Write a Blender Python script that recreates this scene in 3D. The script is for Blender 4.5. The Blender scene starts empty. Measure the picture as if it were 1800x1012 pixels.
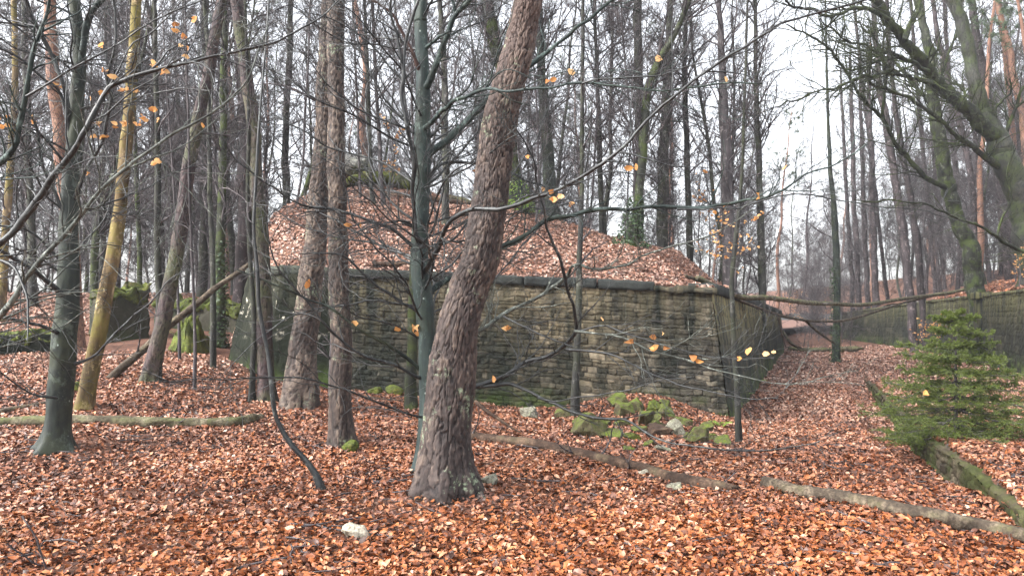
import bpy, math
import numpy as np
from mathutils import Vector

SC = bpy.context.scene
COL = SC.collection
RNG = np.random.default_rng(11)
PI = math.pi
F = 1330.0
EYE = np.array([0.0, 0.0, 1.7])
PITCH = math.atan(51 / F)

# ------------------------------------------------------------------ camera helpers
def at(px, py, Y):
    dx, dy = (px - 900) / F, (506 - py) / F
    d = np.array([dx, math.cos(PITCH) - dy * math.sin(PITCH), math.sin(PITCH) + dy * math.cos(PITCH)])
    return EYE + d * (Y / d[1])

def proj(P):
    q = np.asarray(P) - EYE
    f = q[..., 1] * math.cos(PITCH) + q[..., 2] * math.sin(PITCH)
    u = -q[..., 1] * math.sin(PITCH) + q[..., 2] * math.cos(PITCH)
    return 900 + F * q[..., 0] / f, 506 - F * u / f

def sst(a, b, x):
    t = np.clip((np.asarray(x, float) - a) / (b - a), 0, 1)
    return t * t * (3 - 2 * t)

# ------------------------------------------------------------------ numpy noise
def h2(i, j, s=0):
    n = (i.astype(np.int64) * 374761393 + j.astype(np.int64) * 668265263 + s * 974634777) & 0x7fffffff
    n = ((n ^ (n >> 13)) * 1274126177) & 0x7fffffff
    n = ((n ^ (n >> 15)) * 2246822519) & 0x7fffffff
    return ((n ^ (n >> 16)) & 0xffffff) / float(0xffffff)

def vnoise(x, y, s=0):
    x = np.asarray(x, float); y = np.asarray(y, float)
    i, j = np.floor(x), np.floor(y)
    u, v = x - i, y - j
    u = u * u * (3 - 2 * u); v = v * v * (3 - 2 * v)
    return (h2(i, j, s) * (1 - u) + h2(i + 1, j, s) * u) * (1 - v) + (h2(i, j + 1, s) * (1 - u) + h2(i + 1, j + 1, s) * u) * v - 0.5

def fbm(x, y, s=0, o=4):
    a, r = 1.0, 0
    for k in range(o):
        r = r + a * vnoise(x * 2 ** k, y * 2 ** k, s + k * 7); a *= 0.5
    return r

def voro(u, v, nu, s=0):
    """cells along u (periodic with nu cells) and v; returns F2-F1, cell random"""
    iu, iv = np.floor(u), np.floor(v)
    f1 = np.full(u.shape, 9.0); f2 = np.full(u.shape, 9.0); cid = np.zeros(u.shape)
    for a in (-1, 0, 1):
        for b in (-1, 0, 1):
            ci, cj = iu + a, iv + b
            cm = np.mod(ci, nu)
            d = np.hypot(ci + 0.06 + 0.88 * h2(cm, cj, s) - u, cj + 0.06 + 0.88 * h2(cm, cj, s + 5) - v)
            near = d < f1
            f2 = np.where(near, f1, np.minimum(f2, d))
            cid = np.where(near, h2(cm, cj, s + 9), cid)
            f1 = np.where(near, d, f1)
    return f2 - f1, cid

# ------------------------------------------------------------------ mesh building
def mesh(name, V, quads=None, tris=None, attrs=None, smooth=True):
    V = np.asarray(V, np.float32)
    me = bpy.data.meshes.new(name)
    nq = 0 if quads is None else len(quads); nt = 0 if tris is None else len(tris)
    me.vertices.add(len(V)); me.vertices.foreach_set('co', V.ravel())
    loops = []
    if nq: loops.append(np.asarray(quads, np.int32).ravel())
    if nt: loops.append(np.asarray(tris, np.int32).ravel())
    L = np.concatenate(loops)
    me.loops.add(len(L)); me.loops.foreach_set('vertex_index', L)
    tot = np.concatenate([np.full(nq, 4, np.int32), np.full(nt, 3, np.int32)])
    st = np.concatenate([[0], np.cumsum(tot)[:-1]]).astype(np.int32)
    me.polygons.add(nq + nt); me.polygons.foreach_set('loop_start', st)
    me.polygons.foreach_set('use_smooth', np.full(nq + nt, smooth, bool))
    for k, a in (attrs or {}).items():
        at_ = me.attributes.new(k, 'FLOAT', 'POINT'); at_.data.foreach_set('value', np.asarray(a, np.float32).ravel())
    me.update(calc_edges=True)
    me.validate()
    return me

class MB:
    """collects pieces of one mesh"""
    def __init__(s): s.V = []; s.Q = []; s.T = []; s.A = {}; s.n = 0
    def add(s, V, Q=None, T=None, **A):
        V = np.asarray(V, float).reshape(-1, 3)
        if Q is not None and len(Q): s.Q.append(np.asarray(Q) + s.n)
        if T is not None and len(T): s.T.append(np.asarray(T) + s.n)
        for k in set(s.A) | set(A):
            s.A.setdefault(k, [np.zeros(s.n)] if s.n else [])
            s.A[k].append(np.broadcast_to(np.asarray(A.get(k, 0.0), float).ravel(), (len(V),)) if np.size(A.get(k, 0.0)) == 1 else np.asarray(A[k]).ravel())
        s.V.append(V); s.n += len(V); return s
    def tubes(s, P, R, k=4, **A):
        V, Q = tubes(P, R, k); return s.add(V, Q, **A)
    def build(s, name, mat, parent=None, smooth=True):
        V = np.concatenate(s.V)
        if parent is not None: V = V - np.array(parent.location)
        me = mesh(name, V, np.concatenate(s.Q) if s.Q else None, np.concatenate(s.T) if s.T else None,
                  {k: np.concatenate(a) for k, a in s.A.items()}, smooth)
        me.materials.append(mat)
        o = bpy.data.objects.new(name, me); COL.objects.link(o)
        if parent is not None: o.parent = parent
        return o

def nrm(v): return v / np.maximum(np.linalg.norm(v, axis=-1, keepdims=True), 1e-9)

def tubes(P, R, k=4):
    P = np.asarray(P, float); R = np.asarray(R, float)
    if P.ndim == 2: P = P[None]; R = R[None]
    N, m, _ = P.shape
    T = nrm(np.gradient(P, axis=1))
    mean = nrm(P[:, -1] - P[:, 0])
    ref = np.where(np.abs(mean[:, 2:3]) < 0.75, [[0, 0, 1.0]], [[0.0, 1.0, 0]])[:, None, :]
    U = nrm(np.cross(T, ref)); W = np.cross(T, U)
    th = np.arange(k) * 2 * PI / k
    V = P[:, :, None] + R[:, :, None, None] * (np.cos(th)[None, None, :, None] * U[:, :, None] + np.sin(th)[None, None, :, None] * W[:, :, None])
    idx = np.arange(N * m * k).reshape(N, m, k)
    a = idx[:, :-1]; b = idx[:, 1:]
    Q = np.stack([a, np.roll(a, -1, 2), np.roll(b, -1, 2), b], -1).reshape(-1, 4)
    return V.reshape(-1, 3), Q

def spline(pts, n=None, step=None):
    """Catmull-Rom through the rows of pts (any columns), resampled evenly by the first three"""
    p = np.asarray(pts, float)
    if len(p) == 2:
        p = np.stack([p[0], p[0] * .5 + p[1] * .5, p[1]])
    q = np.vstack([2 * p[0] - p[1], p, 2 * p[-1] - p[-2]])
    out = []
    for i in range(1, len(q) - 2):
        t = np.linspace(0, 1, 24, endpoint=False)[:, None]
        a, b, c, d = q[i - 1], q[i], q[i + 1], q[i + 2]
        out.append(0.5 * (2 * b + (c - a) * t + (2 * a - 5 * b + 4 * c - d) * t ** 2 + (3 * b - a - 3 * c + d) * t ** 3))
    o = np.vstack(out + [p[-1:]])
    L = np.concatenate([[0], np.cumsum(np.linalg.norm(np.diff(o[:, :3], axis=0), axis=1))])
    if n is None: n = max(3, int(L[-1] / step) + 1)
    s = np.linspace(0, L[-1], n)
    return np.stack([np.interp(s, L, o[:, c]) for c in range(o.shape[1])], 1), s

def grow(P, R, n, ln, ang, up=0.1, wob=0.12, m=4, t0=0.15, t1=1.0, rr=0.6, rmin=0.0015, flat=1.0, tl=0.5, absl=False, rcap=9.0):
    if P.ndim == 2: P = P[None]; R = R[None]
    N, mp, _ = P.shape
    ix = np.repeat(np.arange(N), n); K = len(ix)
    t = RNG.uniform(t0, t1, K)
    f = np.clip(t * (mp - 1), 0, mp - 1.001); i = f.astype(int); w = (f - i)[:, None]
    pos = P[ix, i] * (1 - w) + P[ix, i + 1] * w
    tan = nrm(P[ix, i + 1] - P[ix, i]); rad = R[ix, i] * (1 - w[:, 0]) + R[ix, i + 1] * w[:, 0]
    r = RNG.normal(size=(K, 3)); r[:, 2] *= flat
    r = nrm(r - tan * (r * tan).sum(1, keepdims=True))
    a = RNG.uniform(ang[0], ang[1], K)[:, None]
    d = tan * np.cos(a) + r * np.sin(a); d[:, 2] += up * RNG.uniform(0.3, 1.2, K); d = nrm(d)
    PL = np.linalg.norm(np.diff(P, axis=1), axis=2).sum(1)[ix]
    L = RNG.uniform(ln[0], ln[1], K) * (1 if absl else PL) * (1 - tl * t)
    out = [pos]; cur = d
    for j in range(m - 1):
        out.append(out[-1] + cur * (L / (m - 1))[:, None])
        cur = cur + RNG.normal(size=(K, 3)) * wob; cur[:, 2] += up * 0.25; cur = nrm(cur)
    P2 = np.stack(out, 1)
    r0 = np.minimum(np.minimum(rad * rr, rcap), L * 0.03 + 0.001)
    R2 = np.maximum(r0[:, None] * np.linspace(1, 0.3, m)[None], rmin)
    return P2, R2

# ------------------------------------------------------------------ scene objects
def tag(o, label=None, cat=None, group=None, kind=None):
    for k, v in (('label', label), ('category', cat), ('group', group), ('kind', kind)):
        if v: o[k] = v
    return o

def thing(name, label, cat, loc, group=None):
    o = bpy.data.objects.new(name, None); COL.objects.link(o)
    o.location = Vector([float(c) for c in loc]); o.empty_display_size = 0.2
    bpy.context.view_layer.update() if False else None
    return tag(o, label, cat, group)

def copy_thing(root, loc, rotz=0.0, scale=1.0, label=None, group=None, tilt=(0, 0)):
    r = root.copy(); COL.objects.link(r)
    r.location = Vector([float(c) for c in loc]); r.rotation_euler = (tilt[0], tilt[1], rotz); r.scale = (scale,) * 3
    if label: r['label'] = label
    if group: r['group'] = group
    for ch in root.children:
        c = ch.copy(); COL.objects.link(c); c.parent = r
    return r

# ------------------------------------------------------------------ materials
class NT:
    def __init__(s, name):
        s.m = bpy.data.materials.new(name); s.m.use_nodes = True
        s.t = s.m.node_tree; s.bsdf = s.t.nodes['Principled BSDF']
    def n(s, typ, **kw):
        nd = s.t.nodes.new(typ)
        for k, v in kw.items(): setattr(nd, k, v)
        return nd
    def link(s, a, b): s.t.links.new(a, b)
    def val(s, sock, v):
        if isinstance(v, bpy.types.NodeSocket): s.link(v, sock)
        else: sock.default_value = v
    def coord(s, sc=(1, 1, 1)):
        c = s.n('ShaderNodeTexCoord'); mp = s.n('ShaderNodeMapping'); mp.inputs['Scale'].default_value = sc
        s.link(c.outputs['Object'], mp.inputs['Vector']); return mp.outputs['Vector']
    def wcoord(s, sc=(1, 1, 1)):
        c = s.n('ShaderNodeNewGeometry'); mp = s.n('ShaderNodeMapping'); mp.inputs['Scale'].default_value = sc
        s.link(c.outputs['Position'], mp.inputs['Vector']); return mp.outputs['Vector']
    def noise(s, vec, sc, det=4, rough=0.6):
        n = s.n('ShaderNodeTexNoise'); s.link(vec, n.inputs['Vector'])
        n.inputs['Scale'].default_value = sc; n.inputs['Detail'].default_value = det; n.inputs['Roughness'].default_value = rough
        return n.outputs['Fac']
    def attr(s, name):
        a = s.n('ShaderNodeAttribute'); a.attribute_name = name; return a.outputs['Fac']
    def ramp(s, fac, stops, interp='LINEAR'):
        r = s.n('ShaderNodeValToRGB'); s.link(fac, r.inputs['Fac']); r.color_ramp.interpolation = interp
        e = r.color_ramp.elements
        while len(e) < len(stops): e.new(0.5)
        for k, (p, c) in enumerate(stops):
            e[k].position = p; e[k].color = (c, c, c, 1) if not hasattr(c, '__len__') else (*c, 1)
        return r.outputs['Color']
    def mix(s, f, a, b, mode='MIX'):
        x = s.n('ShaderNodeMix', data_type='RGBA', blend_type=mode)
        s.val(x.inputs['Factor'], f)
        for k, v in (('A', a), ('B', b)):
            sk = [q for q in x.inputs if q.name == k and q.type == 'RGBA'][0]
            if isinstance(v, bpy.types.NodeSocket): s.link(v, sk)
            else: sk.default_value = (*v, 1)
        return [q for q in x.outputs if q.type == 'RGBA'][0]
    def math(s, op, a, b=0.0, clamp=False):
        x = s.n('ShaderNodeMath', operation=op, use_clamp=clamp); s.val(x.inputs[0], a); s.val(x.inputs[1], b); return x.outputs[0]
    def upness(s):
        g = s.n('ShaderNodeNewGeometry'); sp = s.n('ShaderNodeSeparateXYZ'); s.link(g.outputs['Normal'], sp.inputs[0]); return sp.outputs['Z']
    def wpos(s):
        g = s.n('ShaderNodeNewGeometry'); sp = s.n('ShaderNodeSeparateXYZ'); s.link(g.outputs['Position'], sp.inputs[0]); return sp.outputs
    def bump(s, h, strength=0.5, dist=0.01):
        b = s.n('ShaderNodeBump'); s.link(h, b.inputs['Height']); b.inputs['Strength'].default_value = strength; b.inputs['Distance'].default_value = dist
        s.link(b.outputs['Normal'], s.bsdf.inputs['Normal'])
    def done(s, col, rough=0.8, spec=0.3):
        s.val(s.bsdf.inputs['Base Color'], col if isinstance(col, bpy.types.NodeSocket) else (*col, 1))
        s.val(s.bsdf.inputs['Roughness'], rough); s.bsdf.inputs['Specular IOR Level'].default_value = spec
        return s.m

M = {}
def plate_bark(name, cols, crack, lichen=0.0, red=None, moss=0.0, green=(0.10, 0.15, 0.04)):
    t = NT(name); v = t.coord()
    c = t.ramp(t.attr('cell'), [(0, cols[0]), (0.35, cols[1]), (0.7, cols[2]), (1, cols[3])])
    fine = t.noise(t.coord((1, 1, 0.35)), 38, 4)
    c = t.mix(t.ramp(fine, [(0.3, 0.0), (0.62, 1.0)]), t.mix(0.55, c, (0.02, 0.015, 0.014), 'MIX'), c)
    if red is not None:
        z = t.wpos()[2]
        c = t.mix(t.math('MULTIPLY', t.ramp(t.math('MULTIPLY', z, 0.1), [(red[0], 0.0), (red[1], 1.0)]), 0.8), c, red[2])
    if lichen:
        n = t.noise(v, 3.1, 5, 0.7); n2 = t.noise(v, 26, 3)
        f = t.math('MULTIPLY', t.ramp(n, [(0.56, 0), (0.68, 1)]), t.ramp(n2, [(0.46, 0), (0.58, 1)]))
        c = t.mix(t.math('MULTIPLY', f, lichen), c, (0.36, 0.46, 0.30))
    if moss:
        n = t.noise(v, 1.3, 6, 0.65)
        c = t.mix(t.math('MULTIPLY', t.ramp(n, [(0.45, 0), (0.62, 1)]), moss), c, green)
    k = t.ramp(t.attr('plate'), [(0.12, 0.0), (0.72, 1.0)])
    c = t.mix(k, crack, c)
    t.bump(fine, 0.6, 0.012)
    M[name] = t.done(c, 0.75, 0.35)

PINE = [(0.021, 0.015, 0.0135), (0.042, 0.030, 0.027), (0.068, 0.049, 0.042), (0.135, 0.100, 0.080)]
plate_bark('pine_bark', PINE, (0.014, 0.010, 0.010), lichen=0.9, red=(0.3, 0.7, (0.125, 0.078, 0.062)))
plate_bark('brown_pine_bark', [(0.024, 0.017, 0.015), (0.054, 0.039, 0.033), (0.092, 0.068, 0.055), (0.18, 0.138, 0.108)], (0.016, 0.012, 0.011), lichen=0.5)
plate_bark('dark_pine_bark', [(0.03, 0.02, 0.023), (0.045, 0.03, 0.032), (0.065, 0.043, 0.044), (0.095, 0.065, 0.062)], (0.012, 0.009, 0.009), moss=0.35)
plate_bark('red_pine_bark', [(0.12, 0.065, 0.05), (0.20, 0.10, 0.07), (0.24, 0.13, 0.085), (0.30, 0.17, 0.11)], (0.06, 0.035, 0.03), lichen=0.2)
plate_bark('oak_bark', [(0.016, 0.018, 0.016), (0.024, 0.026, 0.022), (0.036, 0.037, 0.03), (0.055, 0.054, 0.044)], (0.008, 0.009, 0.008), moss=0.8, green=(0.034, 0.05, 0.010))

def smooth_bark(name, a, b, c, spots=0.0, moss=0.0, green=(0.10, 0.16, 0.04), rough=0.6, spec=0.25, sc=1.0, rnd=0.0, lich=0.65):
    t = NT(name); v = t.coord(); vs = t.coord((1, 1, 0.25))
    n = t.noise(vs, 6 * sc, 6, 0.65); n2 = t.noise(v, 1.7 * sc, 4)
    col = t.ramp(n, [(0.25, a), (0.5, b), (0.75, c)])
    col = t.mix(t.ramp(n2, [(0.4, 0.0), (0.65, 0.6)]), col, a)
    wet = t.noise(t.coord((3.5, 3.5, .35)), 1.6 * sc, 5, .65)
    col = t.mix(t.ramp(wet, [(0.48, 0.0), (0.62, 0.75)]), col, tuple(q * .42 for q in a))
    lic = t.noise(t.coord((1, 1, .7)), 5.5 * sc, 7, .72)
    col = t.mix(t.ramp(lic, [(0.56, 0.0), (0.64, lich)]), col, tuple(min(.6, q * 1.9 + .01) for q in c))
    if spots:
        vr = t.n('ShaderNodeTexVoronoi'); t.link(t.coord((1, 1, 0.8)), vr.inputs['Vector']); vr.inputs['Scale'].default_value = 11
        f = t.math('MULTIPLY', t.ramp(vr.outputs['Distance'], [(0.07, 1.0), (0.13, 0.0)]), t.ramp(t.noise(v, 4.5, 2), [(0.5, 0), (0.6, 1)]))
        col = t.mix(t.math('MULTIPLY', f, spots), col, (0.42, 0.48, 0.45))
    if moss:
        m = t.noise(v, 2.2, 6, 0.7)
        col = t.mix(t.math('MULTIPLY', t.ramp(m, [(0.46, 0), (0.6, 1)]), moss), col, green)
    if rnd:
        oi = t.n('ShaderNodeObjectInfo')
        hs = t.n('ShaderNodeHueSaturation'); t.link(col, hs.inputs['Color'])
        t.link(t.math('ADD', t.math('MULTIPLY', oi.outputs['Random'], rnd), 1 - rnd / 2), hs.inputs['Value'])
        col = hs.outputs['Color']
    t.bump(t.noise(v, 45 * sc, 3), 0.35, 0.006)
    M[name] = t.done(col, rough, spec)

smooth_bark('beech_bark', (0.010, 0.017, 0.017), (0.028, 0.043, 0.041), (0.07, 0.096, 0.087), spots=0.8, moss=0.35, green=(0.035, 0.045, 0.026))
smooth_bark('dark_beech_bark', (0.009, 0.013, 0.012), (0.02, 0.027, 0.023), (0.048, 0.06, 0.05), spots=0.6, moss=0.4, green=(0.05, 0.058, 0.026))
smooth_bark('branch_bark', (0.006, 0.007, 0.008), (0.011, 0.013, 0.014), (0.055, 0.063, 0.06), moss=0.0, sc=2.4, rough=0.45, spec=0.5)
smooth_bark('pale_branch_bark', (0.03, 0.034, 0.03), (0.085, 0.095, 0.083), (0.21, 0.23, 0.20), sc=2.4, rough=0.5)
smooth_bark('ochre_bark', (0.05, 0.036, 0.022), (0.165, 0.118, 0.06), (0.32, 0.245, 0.145), moss=0.6, green=(0.15, 0.135, 0.03), rough=0.8, spec=0.15)
smooth_bark('mossy_bark', (0.014, 0.016, 0.013), (0.03, 0.032, 0.025), (0.066, 0.07, 0.052), moss=0.7, green=(0.052, 0.072, 0.015), rough=0.85, spec=0.2)
smooth_bark('grey_bark', (0.016, 0.016, 0.016), (0.038, 0.038, 0.036), (0.09, 0.088, 0.08), moss=0.4, green=(0.055, 0.065, 0.03), rough=0.8, spec=0.2, rnd=0.5)
smooth_bark('mauve_bark', (0.02, 0.016, 0.018), (0.042, 0.034, 0.036), (0.09, 0.073, 0.072), rough=0.8, spec=0.2, rnd=0.4)
smooth_bark('twig_bark', (0.038, 0.034, 0.037), (0.076, 0.067, 0.071), (0.14, 0.125, 0.125), rough=0.8, spec=0.2, rnd=0.4)
smooth_bark('mossy_twig_bark', (0.010, 0.012, 0.009), (0.022, 0.025, 0.016), (0.05, 0.056, 0.036), moss=0.65, green=(0.048, 0.066, 0.014), rough=0.8, spec=0.2)

def log_mat(name, a, b, c, moss, green, thr=0.45):
    t = NT(name); v = t.coord(); n = t.noise(v, 5, 6, 0.7); n2 = t.noise(v, 40, 3)
    col = t.ramp(n, [(0.3, a), (0.5, b), (0.72, c)])
    col = t.mix(t.ramp(n2, [(0.35, 0.5), (0.6, 0.0)]), col, (0.02, 0.015, 0.012))
    f = t.math('MULTIPLY', t.math('MULTIPLY', t.ramp(t.noise(v, 2.3, 5, 0.7), [(thr, 0), (thr + 0.13, 1)]), moss), t.ramp(t.noise(v, 17, 5, 0.75), [(0.36, 0.25), (0.56, 1.0)]))
    f = t.math('MULTIPLY', f, t.ramp(t.upness(), [(0.0, 0.25), (0.6, 1.0)]))
    col = t.mix(f, col, green); t.bump(n2, 0.6, 0.015); M[name] = t.done(col, 0.85, 0.2)
log_mat('mossy_log_wood', (0.025, 0.02, 0.014), (0.085, 0.072, 0.045), (0.26, 0.23, 0.16), 0.7, (0.085, 0.10, 0.03))
log_mat('rotten_log_wood', (0.02, 0.012, 0.009), (0.055, 0.034, 0.024), (0.17, 0.11, 0.075), 0.4, (0.16, 0.14, 0.08), 0.54)
log_mat('grey_log_wood', (0.022, 0.016, 0.012), (0.065, 0.05, 0.036), (0.21, 0.165, 0.12), 0.5, (0.10, 0.10, 0.04), 0.52)
log_mat('rubble_stone', (0.035, 0.028, 0.02), (0.08, 0.063, 0.043), (0.18, 0.145, 0.105), 0.95, (0.085, 0.115, 0.016), 0.36)
log_mat('pale_stone', (0.25, 0.22, 0.16), (0.42, 0.39, 0.31), (0.58, 0.54, 0.45), 0.3, (0.2, 0.2, 0.1), 0.55)
log_mat('lichen_stone', (0.10, 0.095, 0.07), (0.23, 0.22, 0.17), (0.45, 0.44, 0.38), 0.6, (0.11, 0.14, 0.035), 0.48)
log_mat('grey_boulder', (0.10, 0.10, 0.10), (0.19, 0.19, 0.18), (0.33, 0.33, 0.31), 0.35, (0.12, 0.15, 0.05), 0.5)
log_mat('moss', (0.028, 0.026, 0.012), (0.06, 0.08, 0.012), (0.14, 0.165, 0.02), 0.6, (0.085, 0.05, 0.03), 0.5)

def wall_mat(name, st, algae, streak, thr, base_green=0.6, zref=(0.0, 2.5), streak_amt=0.6, render=0.0, tan=None):
    t = NT(name); w = t.wcoord(); ws = t.wcoord((1, 1, 0.13))
    c = t.ramp(t.attr('stone'), [(0, st[0]), (0.35, st[1]), (0.7, st[2]), (1, st[3])])
    c = t.mix(t.ramp(t.noise(w, 14, 5, 0.7), [(0.32, 0.65), (0.6, 0.0)]), c, st[0])
    if tan:
        xx = t.math('ADD', t.math('MULTIPLY', t.wpos()[0], 0.1), 0.5)
        f = t.math('MULTIPLY', t.ramp(xx, [(0.36, 0.0), (0.48, 1.0), (0.66, 0.9), (0.76, 0.0)]), t.ramp(t.noise(w, 1.1, 5, .7), [(0.38, 0.1), (0.58, 1.0)]))
        c = t.mix(f, c, t.ramp(t.attr('stone'), [(0, (0.05, 0.043, 0.03)), (0.4, (0.12, 0.10, 0.066)), (0.75, (0.20, 0.162, 0.105)), (1, (0.33, 0.27, 0.19))]))
    c = t.mix(t.math('MULTIPLY', t.attr('mortar'), 0.62), c, (0.018, 0.017, 0.013))
    c = t.mix(t.ramp(t.noise(ws, 2.2, 5, 0.65), [(thr, 0.0), (thr + 0.16, 0.85)]), c, algae)
    c = t.mix(t.ramp(t.noise(t.wcoord((1, 1, .6)), 0.55, 3, 0.6), [(thr - .03, 0.0), (thr + 0.1, 0.75)]), c, algae)
    z = t.wpos()[2]
    zz = t.math('MULTIPLY', t.math('SUBTRACT', z, zref[0]), 1 / (zref[1] - zref[0]), True)
    top = t.ramp(zz, [(0.45, 0.0), (0.95, 1.0)])
    f = t.math('MULTIPLY', t.math('MULTIPLY', top, t.ramp(t.noise(t.wcoord((2.2, 2.2, 0.2)), 2.6, 4), [(0.42, 0), (0.58, 1)])), streak_amt)
    c = t.mix(f, c, streak)
    g = t.math('MULTIPLY', t.ramp(zz, [(0.0, 1.0), (0.28, 0.0)]), t.ramp(t.noise(w, 1.6, 5, 0.7), [(0.42, 0), (0.6, 1)]))
    c = t.mix(t.math('MULTIPLY', g, base_green), c, (0.07, 0.11, 0.02))
    if render:
        n = t.noise(w, 2.1, 6, 0.72)
        f = t.math('MULTIPLY', t.ramp(n, [(0.58, 0), (0.62, 1)]), t.ramp(zz, [(0.4, 0.0), (0.55, 1.0), (0.8, 1.0), (0.95, 0.2)]))
        c = t.mix(t.math('MULTIPLY', f, render), c, (0.46, 0.43, 0.36))
    t.bump(t.noise(w, 30, 5, 0.7), 0.7, 0.02)
    M[name] = t.done(c, 0.9, 0.12)

wall_mat('stone_wall', [(0.020, 0.019, 0.017), (0.047, 0.042, 0.034), (0.082, 0.072, 0.056), (0.19, 0.163, 0.122)], (0.012, 0.015, 0.012), (0.20, 0.165, 0.10), 0.47, 0.8, (-0.3, 2.4), 0.3, tan=True)
wall_mat('flank_wall', [(0.04, 0.04, 0.032), (0.075, 0.072, 0.054), (0.11, 0.10, 0.07), (0.15, 0.135, 0.09)], (0.025, 0.028, 0.027), (0.24, 0.215, 0.11), 0.44, 0.8, (-0.3, 2.3), 0.95)
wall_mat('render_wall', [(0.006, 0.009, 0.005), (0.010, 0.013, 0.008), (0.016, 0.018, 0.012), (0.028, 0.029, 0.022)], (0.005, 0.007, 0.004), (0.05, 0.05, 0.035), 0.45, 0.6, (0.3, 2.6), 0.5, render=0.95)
wall_mat('far_wall', [(0.016, 0.017, 0.013), (0.03, 0.03, 0.021), (0.044, 0.042, 0.029), (0.07, 0.065, 0.045)], (0.010, 0.012, 0.010), (0.12, 0.115, 0.05), 0.5, 0.7, (-0.3, 2.7), 0.7)
wall_mat('concrete', [(0.025, 0.028, 0.027), (0.038, 0.042, 0.041), (0.05, 0.054, 0.05), (0.07, 0.072, 0.066)], (0.017, 0.02, 0.018), (0.14, 0.15, 0.09), 0.55, 0.0, (2.2, 2.8), 0.3)
wall_mat('ruin_concrete', [(0.022, 0.022, 0.016), (0.04, 0.038, 0.028), (0.058, 0.054, 0.04), (0.085, 0.078, 0.06)], (0.016, 0.02, 0.011), (0.05, 0.065, 0.014), 0.55, 0.3, (1.0, 3.0), 0.8)
wall_mat('kerb_stone', [(0.03, 0.024, 0.018), (0.055, 0.045, 0.03), (0.08, 0.066, 0.045), (0.12, 0.10, 0.07)], (0.03, 0.036, 0.012), (0.08, 0.10, 0.02), 0.5, 0.9, (-0.6, 0.3), 0.8)

t = NT('leaf_litter'); v = t.wcoord()
ca = t.ramp(t.attr('tone'), [(0.0, (0.020, 0.009, 0.006)), (0.2, (0.075, 0.026, 0.014)), (0.45, (0.20, 0.062, 0.024)), (0.7, (0.33, 0.12, 0.05)), (0.88, (0.43, 0.195, 0.10)), (1.0, (0.52, 0.32, 0.22))])
ca = t.mix(t.ramp(t.noise(v, 60, 2), [(0.35, 0.3), (0.65, 0.0)]), ca, (0.06, 0.03, 0.02))
hs = t.n('ShaderNodeHueSaturation'); t.link(ca, hs.inputs['Color']); t.link(t.math('ADD', t.math('MULTIPLY', t.attr('pink'), -0.42), 1.08), hs.inputs['Saturation'])
M['leaf_litter'] = t.done(hs.outputs['Color'], 0.5, 0.4)

t = NT('golden_leaf')
ca = t.ramp(t.attr('tone'), [(0.0, (0.36, 0.15, 0.05)), (0.5, (0.62, 0.31, 0.10)), (1.0, (0.82, 0.53, 0.26))])
t.done(ca, 0.55, 0.3); tr = t.n('ShaderNodeBsdfTranslucent'); t.link(ca, tr.inputs['Color'])
mx = t.n('ShaderNodeMixShader'); mx.inputs[0].default_value = 0.45; t.link(t.bsdf.outputs[0], mx.inputs[1]); t.link(tr.outputs[0], mx.inputs[2])
t.link(mx.outputs[0], t.t.nodes['Material Output'].inputs['Surface']); M['golden_leaf'] = t.m

t = NT('soil'); v = t.wcoord()
ca = t.ramp(t.noise(v, 3, 8, 0.75), [(0.3, (0.045, 0.024, 0.018)), (0.5, (0.10, 0.052, 0.038)), (0.7, (0.19, 0.095, 0.06))])
ca = t.mix(t.ramp(t.noise(v, 34, 4, 0.7), [(0.52, 0.0), (0.62, 0.6)]), ca, (0.20, 0.085, 0.045))
t.bump(t.noise(v, 30, 5, 0.7), 1.0, 0.03); M['soil'] = t.done(ca, 0.85, 0.2)

def needle(name, a, b, c):
    t = NT(name); ca = t.ramp(t.attr('tone'), [(0, a), (0.5, b), (1, c)])
    M[name] = t.done(ca, 0.5, 0.35)
needle('spruce_needles', (0.02, 0.036, 0.009), (0.066, 0.098, 0.017), (0.16, 0.185, 0.038))
needle('pine_needles', (0.03, 0.05, 0.03), (0.055, 0.085, 0.045), (0.09, 0.12, 0.06))
needle('ivy_leaves', (0.012, 0.024, 0.010), (0.025, 0.05, 0.018), (0.05, 0.09, 0.03))
needle('fern_leaves', (0.08, 0.16, 0.02), (0.16, 0.27, 0.035), (0.26, 0.36, 0.06))
# ------------------------------------------------------------------ terrain
CX, CY = 3.95, 14.0                       # foot corner of the retaining wall
U = np.array([0.366, 0.9306]); NV = np.array([0.9306, -0.366])
def st_of(x, y): return (x - CX) * U[0] + (y - CY) * U[1], (x - CX) * NV[0] + (y - CY) * NV[1]
def xy_of(s, t): return CX + s * U[0] + t * NV[0], CY + s * U[1] + t * NV[1]

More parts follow.
